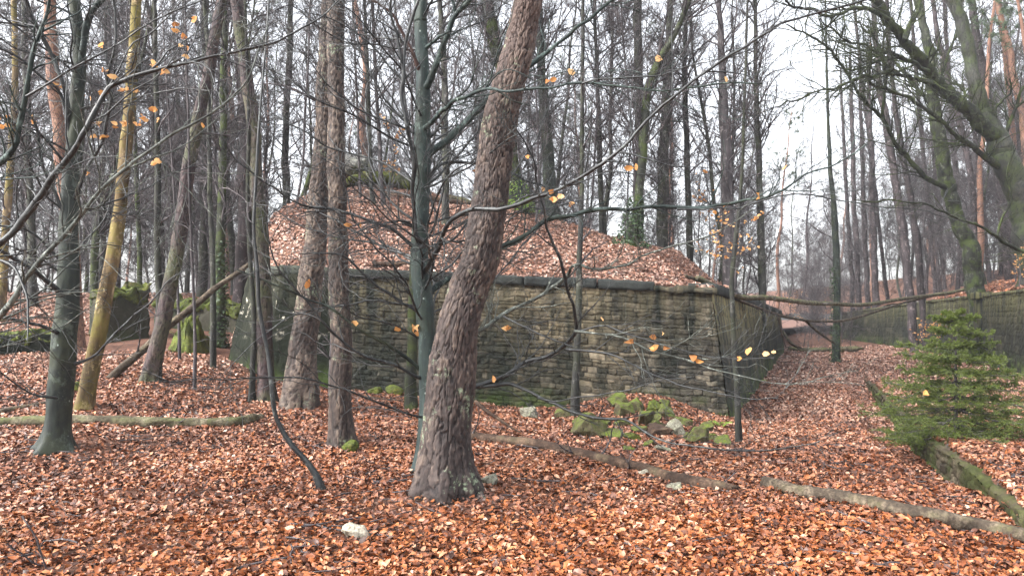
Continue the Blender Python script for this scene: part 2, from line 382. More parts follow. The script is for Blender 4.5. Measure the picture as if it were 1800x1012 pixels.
def ground_h(x, y):
    x = np.asarray(x, float); y = np.asarray(y, float)
    s, t = st_of(x, y)
    z = np.interp(x, [-30, -12, -6, -4.5, 0, 3.5, 30], [0.75, 0.7, 0.62, 0.42, 0.0, -0.28, -0.28]) * sst(8.0, 13.5, y)
    z = z + sst(-4.5, -8.0, x) * np.interp(y, [13, 18, 21, 26, 33], [0, 0.35, 0.7, 1.75, 1.9])
    # rubble heap against the wall
    z = z + 0.46 * np.exp(-(((x - 2.4) / 1.25) ** 2 + ((y - 13.7) / 1.5) ** 2))
    # drain ditch
    edge = sst(2.35, 2.62, t + 0.08 * vnoise(s * 1.3, t * 0, 3)) * (t < 3.2)
    dep = np.interp(s, [-12, -6, -3.4, 8, 16], [0.09, 0.11, 0.36, 0.34, 0.0])
    z = z - edge * dep
    z = z + (t >= 3.2) * np.interp(s, [-12, -7, -4, 12], [0.0, 0.0, 0.02, 0.0])
    # beyond the end of the moat the ground climbs
    z = z + 0.5 * sst(34, 60, s) * sst(-2, 1, t)
    for bx, by, bh, br in ((-.63, 7.15, .07, .55), (-5.85, 9.7, .06, .42), (-2.3, 10.1, .06, .45), (-3.6, 13.6, .07, .55), (-4.4, 14, .06, .45), (-6.8, 15.3, .06, .5), (-7.0, 13.3, .05, .45), (-.95, 8.2, .05, .4)):
        z = z + bh * np.exp(-((x - bx) ** 2 + (y - by) ** 2) / br ** 2)
    near = np.interp(y, [3, 8, 30], [0.055, 0.05, 0.12])
    return z + near * fbm(x * 0.9, y * 0.9, 21, 3) + 0.02 * fbm(x * 4, y * 4, 5, 2)

def wall_top(x): return np.interp(x, [-6, -4.5, 4], [2.70, 2.66, 2.27])
def mound_h(x, y):
    x = np.asarray(x, float); y = np.asarray(y, float)
    ax = np.where(x > -4.2, 16.5, 9.5); ay = np.where(y < 24, 10.2, 11.0)
    r = np.hypot((x + 4.2) / ax, (y - 24) / ay)
    z = np.interp(y, [14, 17, 40, 120], [0, 0.02, -0.15, -0.35]) + wall_top(np.clip(x, -6, 4)) - 0.02 + 3.55 * np.clip(1 - r, 0, 1) ** 1.08
    fr = np.interp(x, [-12, -6.0, -4.55, 3.9], [16.9, 17.05, 15.35, 14.3]); tt = st_of(x, y)[1]
    z0 = np.interp(y, [14, 17, 40, 120], [0, 0.02, -0.15, -0.35]) + wall_top(np.clip(x, -6, 4)) - 0.06
    z = z0 + (z - z0) * sst(-.1, 1.3, y - fr) * sst(.1, 2.6, -tt)
    z = z - np.clip(-5.75 - x, 0, 9) * np.interp(y, [16, 17.2, 19, 24], [6, 5, 2.4, 1.3])
    return z + 0.34 * fbm(x * 0.55, y * 0.55, 33, 3) * sst(0, 1.2, y - fr) + 0.09 * fbm(x * 2.2, y * 2.2, 34, 2)

RW = [(14.1, 17.5), (20.1, 32.4), (24.4, 45.0), (25.3, 58.0)]     # moat wall on the far side, foot line
def rw_x(y): return np.interp(y, [p[1] for p in RW], [p[0] for p in RW])
def bank_h(x, y):
    d = x - rw_x(y)
    return 2.62 + np.clip(d, 0, 14) * 0.26 + np.interp(y, [17, 45, 60], [0.0, 0.0, -0.7]) + 0.22 * fbm(x * 0.6, y * 0.6, 44, 3)

def in_mound(x, y):
    s, t = st_of(x, y)
    front = np.interp(x, [-12, -6.0, -4.55, 3.9], [16.9, 17.05, 15.35, 14.3])
    return (y > front) & (t < -0.28) & (x > -11)

def in_bank(x, y): return (x > rw_x(y) + 0.3) & (y > 17.5)

def terrain(x, y):
    x = np.asarray(x, float); y = np.asarray(y, float)
    g = ground_h(x, y)
    g = np.where(in_mound(x, y), np.maximum(g, mound_h(x, y)), g)
    return np.where(in_bank(x, y), bank_h(x, y), g)

def onground(px, py, f=ground_h):
    Y = np.arange(3.5, 70, 0.02)
    P = np.array([at(px, py, 1.0)]) ; d = P[0] - EYE
    X = EYE[0] + d[0] * Y; Z = EYE[2] + d[2] * Y
    h = f(X, Y); k = np.argmax(Z <= h)
    return np.array([X[k], Y[k], float(h[k])])

def grid(xs, ys, hf, keep=None):
    X, Y = np.meshgrid(xs, ys); Z = hf(X, Y)
    V = np.stack([X, Y, Z], -1).reshape(-1, 3)
    n, m = X.shape; i = np.arange(n * m).reshape(n, m)
    Q = np.stack([i[:-1, :-1], i[:-1, 1:], i[1:, 1:], i[1:, :-1]], -1).reshape(-1, 4)
    if keep is not None:
        k = keep(X, Y).ravel(); Q = Q[k[Q].all(1)]
        used = np.zeros(len(V), bool); used[Q.ravel()] = True
        mp = np.cumsum(used) - 1; V = V[used]; Q = mp[Q]
    return V, Q

xs = np.concatenate([-np.geomspace(400, 17, 30), np.arange(-16.5, 30, 0.13), np.geomspace(31, 400, 30)])
ys = np.concatenate([[-60, -20, -6, 0, 2], np.arange(2.6, 40, 0.13), np.geomspace(40.5, 500, 60)])
b = MB(); b.add(*grid(xs, ys, ground_h)); tag(b.build('ground', M['soil']), 'leaf strewn forest floor and moat bottom', None, None, 'structure')
b = MB(); b.add(*grid(np.arange(-11, 45, 0.16), np.concatenate([np.arange(14.2, 40, 0.16), np.geomspace(40.5, 130, 40)]), mound_h, in_mound)); tag(b.build('hill', M['soil']), 'leaf covered mound above the stone wall', None, None, 'structure')
b = MB(); b.add(*grid(np.arange(14, 60, 0.22), np.concatenate([np.arange(17.6, 60, 0.22), np.geomspace(61, 130, 30)]), bank_h, in_bank)); tag(b.build('slope', M['soil']), 'leaf covered bank above the far moat wall', None, None, 'structure')

# ------------------------------------------------------------------ stone faces
def stone_face(b, P00, P10, P01, P11, du, dv, ch=(0.10, 0.19), sl=(0.16, 0.5), amp=1.0, seed=0, gap=0.018, back=0.0):
    """bilinear patch P00-P10 (foot) P01-P11 (top), outward = (P10-P00)x(P01-P00), displaced as rough coursed stone"""
    P00, P10, P01, P11 = [np.asarray(p, float) for p in (P00, P10, P01, P11)]
    Lu = np.linalg.norm(P10 - P00); Lv = np.linalg.norm(P01 - P00)
    nu = max(3, int(Lu / du)); nv = max(3, int(Lv / dv))
    u, v = np.meshgrid(np.linspace(0, Lu, nu), np.linspace(0, Lv, nv))
    rg = np.random.default_rng(seed)
    uw = u + 0.05 * fbm(u * 5, v * 5, seed, 3); vw = v + 0.05 * fbm(u * .7, v * .9, seed + 3, 2) + 0.028 * fbm(u * 6, v * 7, seed + 4, 3)
    bounds = [-0.3]
    while bounds[-1] < Lv + 0.4: bounds.append(bounds[-1] + rg.uniform(*ch))
    bounds = np.array(bounds); row = np.clip(np.searchsorted(bounds, vw) - 1, 0, len(bounds) - 2)
    dvv = np.minimum(vw - bounds[row], bounds[row + 1] - vw)
    duu = np.zeros_like(u); sid = np.zeros_like(u)
    for r in range(len(bounds) - 1):
        mk = row == r
        if not mk.any(): continue
        e = [-1.0]
        while e[-1] < Lu + 1: e.append(e[-1] + rg.uniform(*sl))
        e = np.array(e); rr = rg.uniform(0, 1, len(e))
        k = np.clip(np.searchsorted(e, uw[mk]) - 1, 0, len(e) - 2)
        duu[mk] = np.minimum(uw[mk] - e[k], e[k + 1] - uw[mk]); sid[mk] = rr[k]
    ed = np.minimum(duu, dvv)
    dep = sst(0.0, gap * 1.15, ed)
    disp = amp * (dep * (0.018 + 0.034 * h2((sid * 9999), row + 0, 3)) + 0.04 * fbm(u * 9, v * 11, seed + 8, 4) + 0.03 * fbm(u * 1.6, v * 1.6, seed + 9, 2)) - back
    a, c = (u / Lu)[..., None], (v / Lv)[..., None]
    P = (P00 * (1 - a) + P10 * a) * (1 - c) + (P01 * (1 - a) + P11 * a) * c
    N = nrm(np.cross(P10 - P00, P01 - P00))
    P = P + N * disp[..., None]
    i = np.arange(nu * nv).reshape(nv, nu)
    Q = np.stack([i[:-1, :-1], i[:-1, 1:], i[1:, 1:], i[1:, :-1]], -1).reshape(-1, 4)
    b.add(P.reshape(-1, 3), Q, stone=np.clip(sid * 0.85 + 0.3 * (fbm(u * 5, v * 5, seed + 11, 3) + .25), 0, 1), mortar=1 - dep)
    return b

def slab(b, path, prof, step=0.08, rough=0.01, seed=0):
    """extrude closed profile [(out, up)] along a list of (point, out direction) with slight unevenness"""
    pts = np.array([p for p, _ in path], float); nn = np.array([n for _, n in path], float)
    L = np.concatenate([[0], np.cumsum(np.linalg.norm(np.diff(pts, axis=0), axis=1))])
    n = max(2, int(L[-1] / step)); s = np.linspace(0, L[-1], n)
    C = np.stack([np.interp(s, L, pts[:, k]) for k in range(3)], 1); N = np.stack([np.interp(s, L, nn[:, k]) for k in range(3)], 1)
    pr = []
    for k in range(len(prof)):
        p, q = np.array(prof[k]), np.array(prof[(k + 1) % len(prof)])
        m = max(1, int(np.linalg.norm(q - p) / max(step, 0.04)))
        pr += [p + (q - p) * j / m for j in range(m)]
    pr = np.array(pr); k = len(pr)
    V = C[:, None] + N[:, None] * pr[None, :, 0:1] + np.array([0, 0, 1.0]) * pr[None, :, 1:2]
    V = V + rough * np.stack([fbm(V[..., 0] * 5 + j * 9, V[..., 2] * 5 + V[..., 1] * 4, seed + j, 3) for j in range(3)], -1) * 2
    ix = np.arange(n * k).reshape(n, k)
    Q = np.stack([ix[:-1], ix[1:], np.roll(ix[1:], -1, 1), np.roll(ix[:-1], -1, 1)], -1).reshape(-1, 4)
    V = V.reshape(-1, 3); c0, c1 = V[ix[0]].mean(0), V[ix[-1]].mean(0)
    T = [(len(V), ix[0, j], ix[0, (j + 1) % k]) for j in range(k)] + [(len(V) + 1, ix[-1, (j + 1) % k], ix[-1, j]) for j in range(k)]
    V = np.vstack([V, c0, c1]); b.add(V, Q, np.array(T), stone=0.5 + 0.6 * fbm(V[:, 0] * 2, V[:, 2] * 2 + V[:, 1], seed + 5, 3), mortar=0.0)
    return b

# ------------------------------------------------------------------ retaining wall of the fort mound
A_top = np.array([-4.55, 15.0, 2.55]); B_top = np.array([3.72, 14.12, 2.14])
A_ft = np.array([-4.85, 14.72, -0.1]); B_ft = np.array([4.02, 13.86, -0.75])
R2 = np.array(xy_of(31, 0)); D_top = np.array([R2[0] - .1, R2[1], 1.86]); D_ft = np.array([R2[0] + 0.1, R2[1], -0.7])
L_top = np.array([-5.9, 16.9, 2.62]); L_ft = np.array([-6.32, 16.6, 0.2])
rw = thing('retaining_wall', 'dark coursed stone wall with a long concrete coping holding up the leaf covered mound', 'wall', (0, 14.6, 0))
b = MB(); stone_face(b, A_ft, B_ft, A_top, B_top, 0.0135, 0.0135, ch=(0.055, 0.115), sl=(0.10, 0.34), seed=3, gap=0.011, amp=0.66); b.build('front_face', M['stone_wall'], rw)
b = MB(); stone_face(b, B_ft, D_ft, B_top, D_top, 0.05, 0.028, ch=(0.2, 0.32), sl=(0.35, 0.8), amp=0.6, seed=5); b.build('side_face', M['flank_wall'], rw)
b = MB(); stone_face(b, L_ft, A_ft, L_top, A_top, 0.03, 0.03, ch=(0.3, 0.5), sl=(0.6, 1.3), amp=0.45, seed=6, gap=0.01)
stone_face(b, L_ft + (-.1, 2.5, .9), L_ft, L_top + (0.3, 2.5, -.2), L_top, 0.06, 0.05, ch=(0.3, 0.5), sl=(0.6, 1.3), amp=0.5, seed=7); b.build('side_face', M['render_wall'], rw)
e1 = A_ft + (B_ft - A_ft) * 0.17; e2 = A_top + (B_top - A_top) * 0.13
b = MB(); stone_face(b, A_ft, e1, A_top, e2, 0.03, 0.03, ch=(0.3, 0.5), sl=(0.6, 1.3), amp=0.4, seed=8, gap=0.008, back=-0.075); b.build('render_coat', M['render_wall'], rw)
out = nrm(np.array([-0.1, -1.0, 0.0]))
PRF = [(0.07, 0.0), (0.075, 0.17), (-0.5, 0.19), (-0.5, 0.0)]
def along(f): return A_top + (B_top - A_top) * f
for k, (f0, f1) in enumerate([(-0.005, 0.2), (0.203, 0.41), (0.413, 0.575), (0.578, 0.745), (0.748, 0.875)]):
    j = 0.012 * (-1) ** k
    b = MB(); slab(b, [(along(f0) + (0, j, j * 0.4), out), (along(f1) + (0, j * .3, -j * 0.5), out)], PRF, 0.05, 0.014, seed=20 + k); b.build('coping', M['concrete'], rw)
b = MB(); o2 = nrm(np.array([-0.7, -0.6, 0])); slab(b, [(L_top, o2), (A_top + (-0.03, .05, 0), o2)], PRF, 0.06, 0.014, seed=30); b.build('coping', M['concrete'], rw)
for k, (s0, s1) in enumerate([(0.5, 7.5), (7.6, 15), (15.1, 23), (23.1, 31)]):
    p0, p1 = [B_top + (D_top - B_top) * q / 31 for q in (s0, s1)]; o3 = np.array([NV[0], NV[1], 0])
    b = MB(); slab(b, [(p0, o3), (p1, o3)], [(0.08, 0), (0.08, 0.2), (-0.5, 0.22), (-0.5, 0.0)], 0.09, 0.02, seed=40 + k); b.build('coping', M['concrete'], rw)
b = MB(); stone_face(b, D_ft, D_ft + (-6, 3, 0), D_top, D_top + (-6, 3, 0), 0.12, 0.08, seed=9); b.build('end_face', M['flank_wall'], rw)

# ------------------------------------------------------------------ moat wall on the far side
mw = thing('moat_wall', 'long mossy wall on the far side of the moat behind the young spruce', 'wall', (20, 32, 0))
pts = [np.array([x, y, 0.0]) for x, y in RW]
tops = [2.52, 2.52, 2.5, 1.9]
for k in range(3):
    p, q = pts[k], pts[k + 1]; n = nrm(np.cross(np.array([0, 0, 1.0]), q - p)); n = n if n[0] < 0 else -n
    lo = np.array([0, 0, -0.7]); b = MB()
    stone_face(b, q + lo + n * 0.12, p + lo + n * 0.12, q + (0, 0, tops[k + 1]), p + (0, 0, tops[k]), 0.05, 0.035, ch=(0.18, 0.3), sl=(0.3, 0.8), amp=0.8, seed=60 + k); b.build('wall_face', M['far_wall'], mw)
    b = MB(); slab(b, [(p + (0, 0, tops[k]), n), (q + (0, 0, tops[k + 1]), n)], [(0.05, 0), (0.05, 0.13), (-0.55, 0.15), (-0.55, 0)], 0.12, 0.03, seed=66 + k); b.build('coping', M['far_wall'], mw)
p = pts[1]; n = np.array([-0.93, 0.36, 0]); d = np.array([.37, .93, 0])
b = MB(); slab(b, [(p - d * 0.35 + n * 0.1, n), (p + d * 0.35 + n * 0.1, n)], [(0.14, -0.6), (0.14, 2.45), (-0.2, 2.45), (-0.2, -0.6)], 0.06, 0.02, seed=71); b.build('pilaster', M['far_wall'], mw)
b = MB(); slab(b, [(p - d * 0.5 + n * 0.1, n), (p + d * 0.5 + n * 0.1, n)], [(0.22, 2.45), (0.22, 2.75), (-0.6, 2.75), (-0.6, 2.45)], 0.06, 0.02, seed=72); b.build('pilaster_cap', M['far_wall'], mw)


# drain kerb
kb = thing('drain_kerb', 'low mossy stone kerb along the leaf filled drain under the spruce', 'kerb', (*xy_of(0, 3.2), 0))
path = []
for s in np.arange(-11, 14.1, 0.5):
    x, y = xy_of(s, 3.12); x2, y2 = xy_of(s, 3.7)
    path.append((np.array([x, y, float(ground_h(np.array(x2), np.array(y2)))]), np.array([-NV[0], -NV[1], 0])))
kf = MB()
for (p0, n0), (p1, n1) in zip(path[:-1:5], path[5::5]):
    o_ = n0 * .03; j = RNG.normal(0, .012)
    stone_face(kf, p1 - (0, 0, .55) + o_, p0 - (0, 0, .55) + o_, p1 + o_ * .3 + (0, 0, j - .03), p0 + o_ * .3 + (0, 0, j - .03), .022, .02, ch=(.09, .16), sl=(.14, .4), amp=.75, seed=int(p0[1] * 10) + 400)
kf.build('kerb_face', M['kerb_stone'], kb)
b = MB(); slab(b, path, [(0.0, -0.7), (0.0, -0.05), (-0.04, -0.03), (-0.19, -0.035), (-0.21, -0.7)], 0.04, 0.055, seed=80); b.build('kerb_body', M['kerb_stone'], kb)

# ruins on the left bank
def ruin(name, label, pA, pB, top, thick, mat, mossy=True, seed=0, taper=0.0):
    g = thing(name, label, 'ruin', (*((np.array(pA) + pB) / 2)[:2], float(pA[2])))
    a, c = np.array(pA, float), np.array(pB, float); n = nrm(np.cross(c - a, np.array([0, 0, 1.0])))
    b = MB(); slab(b, [(a, n), (c, n)], [(0.12, -0.5), (0.0, top), (-thick, top), (-thick, -0.5)], 0.07, 0.035, seed=seed); b.build('wall_body', M[mat], g)
    if mossy:
        b = MB(); slab(b, [(a + (0, 0, top), n), (c + (0, 0, top), n)], [(0.07, -0.22), (0.05, 0.02), (-thick * .4, 0.12), (-thick, 0.05), (-thick - .07, -0.2)], 0.05, 0.13, seed=seed + 3); b.build('moss_cover', M['moss'], g)
    return g
def gp(px, y): p = at(px, 500, y); return np.array([p[0], y, float(ground_h(np.array(p[0]), np.array(y)))])
ruin('concrete_ruin', 'weathered grey brown concrete block with a moss and grass top behind the ochre trunk', gp(188, 18.6), gp(262, 19.4), 1.25, 0.9, 'ruin_concrete', seed=90)
ruin('mossy_parapet', 'long moss topped wall stub running into the left end of the stone wall', gp(275, 21.5), gp(446, 20.5), 0.75, 0.6, 'ruin_concrete', seed=95)
g = thing('mossy_buttress', 'bright moss covered buttress beside the ivy clad trunk', 'ruin', gp(340, 17.4))
b = MB(); c0 = gp(345, 17.5); X_, Y_ = np.meshgrid(np.linspace(-1, 1, 60), np.linspace(-1, 1, 60))
hh = .85 * np.clip(1 - np.abs(X_ + .1) ** 1.5 * (1.0 + .4 * (X_ > -.1)), 0, 1) * np.clip(1 - np.abs(Y_) ** 3, 0, 1) * (1 + .75 * fbm(X_ * 3, Y_ * 3, 5, 5)) - .12
V_ = np.stack([c0[0] + X_ * .5, c0[1] + Y_ * .6, c0[2] + hh], -1).reshape(-1, 3) + .05 * np.stack([fbm(X_ * 7 + j, Y_ * 7, 6 + j, 3).ravel() for j in range(3)], 1)
i_ = np.arange(3600).reshape(60, 60); b.add(V_, np.stack([i_[:-1, :-1], i_[:-1, 1:], i_[1:, 1:], i_[1:, :-1]], -1).reshape(-1, 4)); b.build('moss_cover', M['moss'], g)
ruin('low_ruin', 'low dark mossy wall remnant at the very edge of the bank', gp(-60, 15.8), gp(128, 16.6), 0.42, 0.5, 'render_wall', mossy=True, seed=103)
# ------------------------------------------------------------------ leaf litter (stuff)
def leaf_mesh(P, Nn, size, tone, pink, detail=True):
    K = len(P)
    yaw = RNG.uniform(0, 2 * PI, K)
    a = np.stack([np.cos(yaw), np.sin(yaw), np.zeros(K)], 1)
    a = nrm(a - Nn * (a * Nn).sum(1, keepdims=True)); c = np.cross(Nn, a)
    curl = RNG.normal(0, 0.22, K)[:, None]; fold = RNG.uniform(-0.15, 0.38, K)[:, None]; wd = RNG.uniform(0.42, 0.72, K)[:, None]
    S = size[:, None]
    def pt(u, w):          # u along -0.5..0.5, w across in half widths
        return P + S * (a * u + c * (w * wd * 0.5) + Nn * (curl * (4 * u * u - 0.4) + fold * abs(w) * 0.5 + RNG.normal(0, 0.03, K)[:, None]))
    if detail:
        V = np.stack([pt(-.5, 0), pt(-.2, -.95), pt(-.2, 0), pt(-.2, .95), pt(.18, -.85), pt(.18, 0), pt(.18, .85), pt(.52, 0)], 1)
        Q = np.array([[1, 2, 5, 4], [2, 3, 6, 5]]); T = np.array([[0, 2, 1], [0, 3, 2], [4, 5, 7], [5, 6, 7]]); m = 8
    else:
        V = np.stack([pt(-.5, 0), pt(0, -.9), pt(.5, 0), pt(0, .9), pt(0, 0)], 1)
        Q = np.zeros((0, 4), int); T = np.array([[0, 4, 1], [1, 4, 2], [2, 4, 3], [3, 4, 0]]); m = 5
    off = (np.arange(K) * m)[:, None, None]
    return V.reshape(-1, 3), (Q[None] + off).reshape(-1, 4) if len(Q) else None, (T[None] + off).reshape(-1, 3), np.repeat(tone, m), np.repeat(pink, m)

def scatter(b, hf, x0, x1, y0, y1, dens, size, keep=None, detail=True, pink=0.2, tilt=0.38, lift=0.04, tshift=0.0):
    K = int((x1 - x0) * (y1 - y0) * dens)
    x = RNG.uniform(x0, x1, K); y = RNG.uniform(y0, y1, K)
    k = np.abs(x) < y * 0.74 + 1.6
    pn = fbm(x * 0.55, y * 0.55, 51, 3) + 0.5 * fbm(x * 2.1, y * 2.1, 52, 2)
    k &= RNG.uniform(0, 1, K) < np.clip(1.0 - 1.7 * np.clip(pn - 0.22, 0, 1) * 3, 0.34, 1)
    if keep is not None: k &= keep(x, y)
    x, y, pn = x[k], y[k], pn[k]; K = len(x); e = 0.08
    hx = (hf(x + e, y) - hf(x - e, y)) / (2 * e); hy = (hf(x, y + e) - hf(x, y - e)) / (2 * e)
    N = nrm(np.stack([-hx, -hy, np.ones(K)], 1)); N = nrm(N + RNG.normal(0, tilt, (K, 3)))
    N[:, 2] = np.abs(N[:, 2])
    P = np.stack([x, y, hf(x, y) + RNG.uniform(0.0, lift, K)], 1)
    tone = np.clip(RNG.beta(1.6, 1.7, K) + tshift + 0.25 * fbm(x * 0.8, y * 0.8, 53, 3) - 0.10 * np.clip(pn, 0, 1), 0, 1)
    V, Q, T, ta, pa = leaf_mesh(P, N, size[0] * .8 + (size[1] * 1.2 - size[0] * .8) * RNG.uniform(0, 1, K) ** 1.7, tone, np.clip(pink + RNG.normal(0, .2, K), 0, 1), detail)
    b.add(V, Q, T, tone=ta, pink=pa)

not_m = lambda x, y: ~in_mound(x, y) & ~in_bank(x, y)
b = MB()
scatter(b, ground_h, -7, 7, 3.6, 6.5, 3100, (0.040, 0.072), pink=0.0, tshift=.03)
scatter(b, ground_h, -9, 9, 6.5, 9.5, 2300, (0.041, 0.074), pink=0.27, tshift=.05)
scatter(b, ground_h, -13, 13, 9.5, 14.2, 1400, (0.046, 0.084), pink=0.4, keep=not_m, tshift=.05)
tag(b.build('leaf_litter', M['leaf_litter']), 'carpet of fallen brown and orange beech leaves on the forest floor', 'leaves', None, 'stuff')
b = MB()
scatter(b, ground_h, -17, 17, 14.2, 22, 520, (0.065, 0.11), keep=not_m, detail=False, pink=0.6, tshift=0.16)
scatter(b, ground_h, -24, 26, 22, 50, 170, (0.10, 0.16), keep=not_m, detail=False, pink=0.8, tshift=0.16)
tag(b.build('leaf_litter', M['leaf_litter']), 'paler brown leaf carpet along the moat bottom and the bank behind the trunks', 'leaves', None, 'stuff')
b = MB()
scatter(b, mound_h, -10, 8, 14.3, 25, 520, (0.07, 0.12), keep=in_mound, detail=False, pink=0.8, tshift=0.14)
scatter(b, mound_h, -9, 22, 25, 45, 60, (0.12, 0.2), keep=in_mound, detail=False, pink=0.7)
tag(b.build('leaf_litter', M['leaf_litter']), 'pinkish brown fallen leaves covering the mound', 'leaves', None, 'stuff')
b = MB()
scatter(b, bank_h, 14, 34, 20, 44, 110, (0.11, 0.19), keep=in_bank, detail=False, pink=0.4, tshift=0.05)
tag(b.build('leaf_litter', M['leaf_litter']), 'orange brown fallen leaves on the bank above the moat wall', 'leaves', None, 'stuff')
# fallen twigs
K = 800; x = RNG.uniform(-9, 9, K); y = RNG.uniform(4, 14, K); k = (np.abs(x) < y * .72 + 1) & not_m(x, y); x, y = x[k], y[k]; K = len(x)
yw = RNG.uniform(0, PI, K); L = RNG.uniform(0.12, 0.6, K); tt = np.linspace(-.5, .5, 5)[None]
X = x[:, None] + np.cos(yw)[:, None] * L[:, None] * tt + RNG.normal(0, .012, (K, 5)); Y = y[:, None] + np.sin(yw)[:, None] * L[:, None] * tt + RNG.normal(0, .012, (K, 5))
P = np.stack([X, Y, ground_h(X, Y) + 0.035], -1)
b = MB(); b.tubes(P, np.repeat(RNG.uniform(.003, .008, K)[:, None], 5, 1), 4)
tag(b.build('fallen_twigs', M['twig_bark']), 'thin dead twigs strewn over the leaf litter', 'twigs', None, 'stuff')
# ------------------------------------------------------------------ tree building
def rad(w, Y): return w * 0.5 * Y / F

def trunk_path(pts, Y, dY=0.0, ext=5.0, sink=0.3, ground=None, step=0.05):
    """pts: (px, py, width px) from the foot up; returns resampled P, R, arc length from the ground"""
    n = len(pts)
    rows = []
    for k, (px, py, w) in enumerate(pts):
        y = Y + dY * k / max(1, n - 1)
        rows.append([*at(px, py, y), rad(w, y)])
    rows = np.array(rows)
    if ground is not None: rows[0, 2] = ground
    d = nrm(rows[0, :3] - rows[1, :3]); lo = rows[0].copy(); lo[:3] += d * sink
    up = nrm(rows[-1, :3] - rows[-2, :3]); hi = []
    for q in (0.5, 1.0):
        h = rows[-1].copy(); h[:3] += up * ext * q; h[3] *= (1 - 0.45 * q); hi.append(h)
    S, s = spline(np.vstack([lo, rows] + ([hi] if ext > 0 else [])), step=step)
    P = S[:, :3].copy(); sd = RNG.uniform(0, 900); en = np.clip((s - sink) / 1.0, 0, 1); am = np.median(S[:, 3])
    for j in range(2): P[:, j] += en * max(am, .03 if am > .012 else .04) * (.55 * vnoise(s * .9 + sd, s * 0 + j * 7, 5) + .25 * vnoise(s * 3 + sd, s * 0 + j * 7, 6))
    return P, S[:, 3] * (1 + .12 * vnoise(s * 1.7 + sd, s * 0, 9)), s - sink

def bark_tube(b, P, R, s, k=48, kind='pine', cw=0.06, chh=0.14, amp=0.016, flare=0.5, fh=0.25, lobes=5, seed=0):
    n = len(P); R = R.copy()
    T = nrm(np.gradient(P, axis=0)); ref = np.array([0, 1.0, 0]); Ux = nrm(np.cross(T, ref)); W = np.cross(T, Ux)
    th = np.arange(k) * 2 * PI / k
    TH, S = np.meshgrid(th, s)
    fl = np.exp(-np.clip(S, 0, None) / fh)
    lob = 0.5 + 0.5 * np.cos(lobes * TH + seed + 1.2 * np.sin(TH * 2 + seed))
    rr = R[:, None] * (1 + flare * fl * (0.35 + 0.65 * lob) + 0.035 * np.sin(2 * TH + S * 1.3 + seed) + 0.06 * vnoise(S * 2.0 + np.cos(TH), np.sin(TH) * 1.2 + 3, seed))
    plate = np.ones_like(rr); cell = np.full_like(rr, 0.5)
    if kind == 'pine':
        nu = max(5, int(round(2 * PI * R.mean() / cw)))
        ch_s = chh * np.interp(s, [0, 1.0, 1.7, 2.8], [2.6, 2.2, 1.1, 0.65]); vs = np.cumsum(np.gradient(s) / ch_s)[:, None] + 0 * TH
        arc = TH * R.mean()
        u = TH / (2 * PI) * nu + 0.75 * fbm(S * 3, np.cos(TH) * 1.6 + np.sin(TH) * 3.1, seed + 1, 3); v = vs + 1.0 * fbm(S * 3 + 9, np.sin(TH) * 2.2 + np.cos(TH) * 2.7, seed + 2, 3)
        jg = fbm(S * 16, arc * 26, seed + 14, 3); jh = fbm(S * 14 + 5, arc * 30, seed + 15, 3); u = u + .42 * jg; v = v + .26 * jh
        fa, ca = voro(u, v, nu, seed); fb, cb = voro(u * 2 + .4, v * 2.2, nu * 2, seed + 31)
        pa = sst(0.0, 0.13, fa); pb = sst(0.0, 0.11, fb)
        fine = fbm(S * 26, arc * 55, seed + 4, 3)
        rr = rr + amp * (0.75 * pa - 0.5 + 0.28 * pb * pa + 0.55 * (ca - 0.5) * pa + 0.3 * (cb - 0.5) * pa + 0.38 * fine)
        plate = np.clip(pa * (0.55 + 0.45 * pb) + 0.4 * fine, 0, 1)
        cell = np.clip(ca * 0.4 + cb * 0.4 + 0.1 + 0.8 * fbm(S * 1.8, np.cos(TH) * 1.5 + np.sin(TH), seed + 6, 3) + .7 * fine, 0, 1)
    else:
        rr = rr * (1 + 0.10 * fbm(S * 2.6 + np.cos(TH) * .9, np.sin(TH) * .9 + 7, seed, 3)) + amp * fbm(S * 9, np.cos(TH) * 2 + np.sin(TH) * 3, seed + 5, 3)
    V = P[:, None] + rr[..., None] * (np.cos(TH)[..., None] * Ux[:, None] + np.sin(TH)[..., None] * W[:, None])
    i = np.arange(n * k).reshape(n, k)
    Q = np.stack([i[:-1], np.roll(i[:-1], -1, 1), np.roll(i[1:], -1, 1), i[1:]], -1).reshape(-1, 4)
    b.add(V.reshape(-1, 3), Q, plate=plate, cell=cell)

def limb(pts, w0, w1, d0=None, d1=None, step=0.06, keys=None, wob=0.006):
    """branch from pixel points; depth runs d0..d1 (or keyed list per point); widths in px"""
    n = len(pts)
    dd = np.interp(np.linspace(0, 1, n), np.linspace(0, 1, len(keys)), keys) if keys else np.linspace(d0, d1 if d1 is not None else d0, n)
    ww = w0 + (w1 - w0) * np.linspace(0, 1, n) ** 0.8
    rows = np.array([[*at(p[0], p[1], y), rad(w, y)] for p, w, y in zip(pts, ww, dd)])
    S, s = spline(rows, step=step)
    P = S[:, :3]; pass
    sd = RNG.uniform(0, 900); env = np.clip(s / .3, 0, 1)[:, None]
    kink = np.stack([vnoise(s * f + sd, s * 0 + j * 5 + sd, 3 + j) * a for f, a in ((2.2, .05), (6, .022), (14, .008)) for j in range(3)], 1).reshape(-1, 3, 3).sum(1)
    P = P + kink * env * np.clip(dd.mean() / 8, .7, 2.5)
    R = S[:, 3] * 0.9 * (1 + 0.28 * vnoise(s * 13 + sd, s * 0, 3) + .25 * vnoise(s * 4 + sd, s * 0 + 2, 3)) * (1 + .45 * np.exp(-s / .08)); R = np.minimum(R, np.maximum(S[:, 3], .052 + s * .2))
    return P, np.maximum(R, 0.0016)

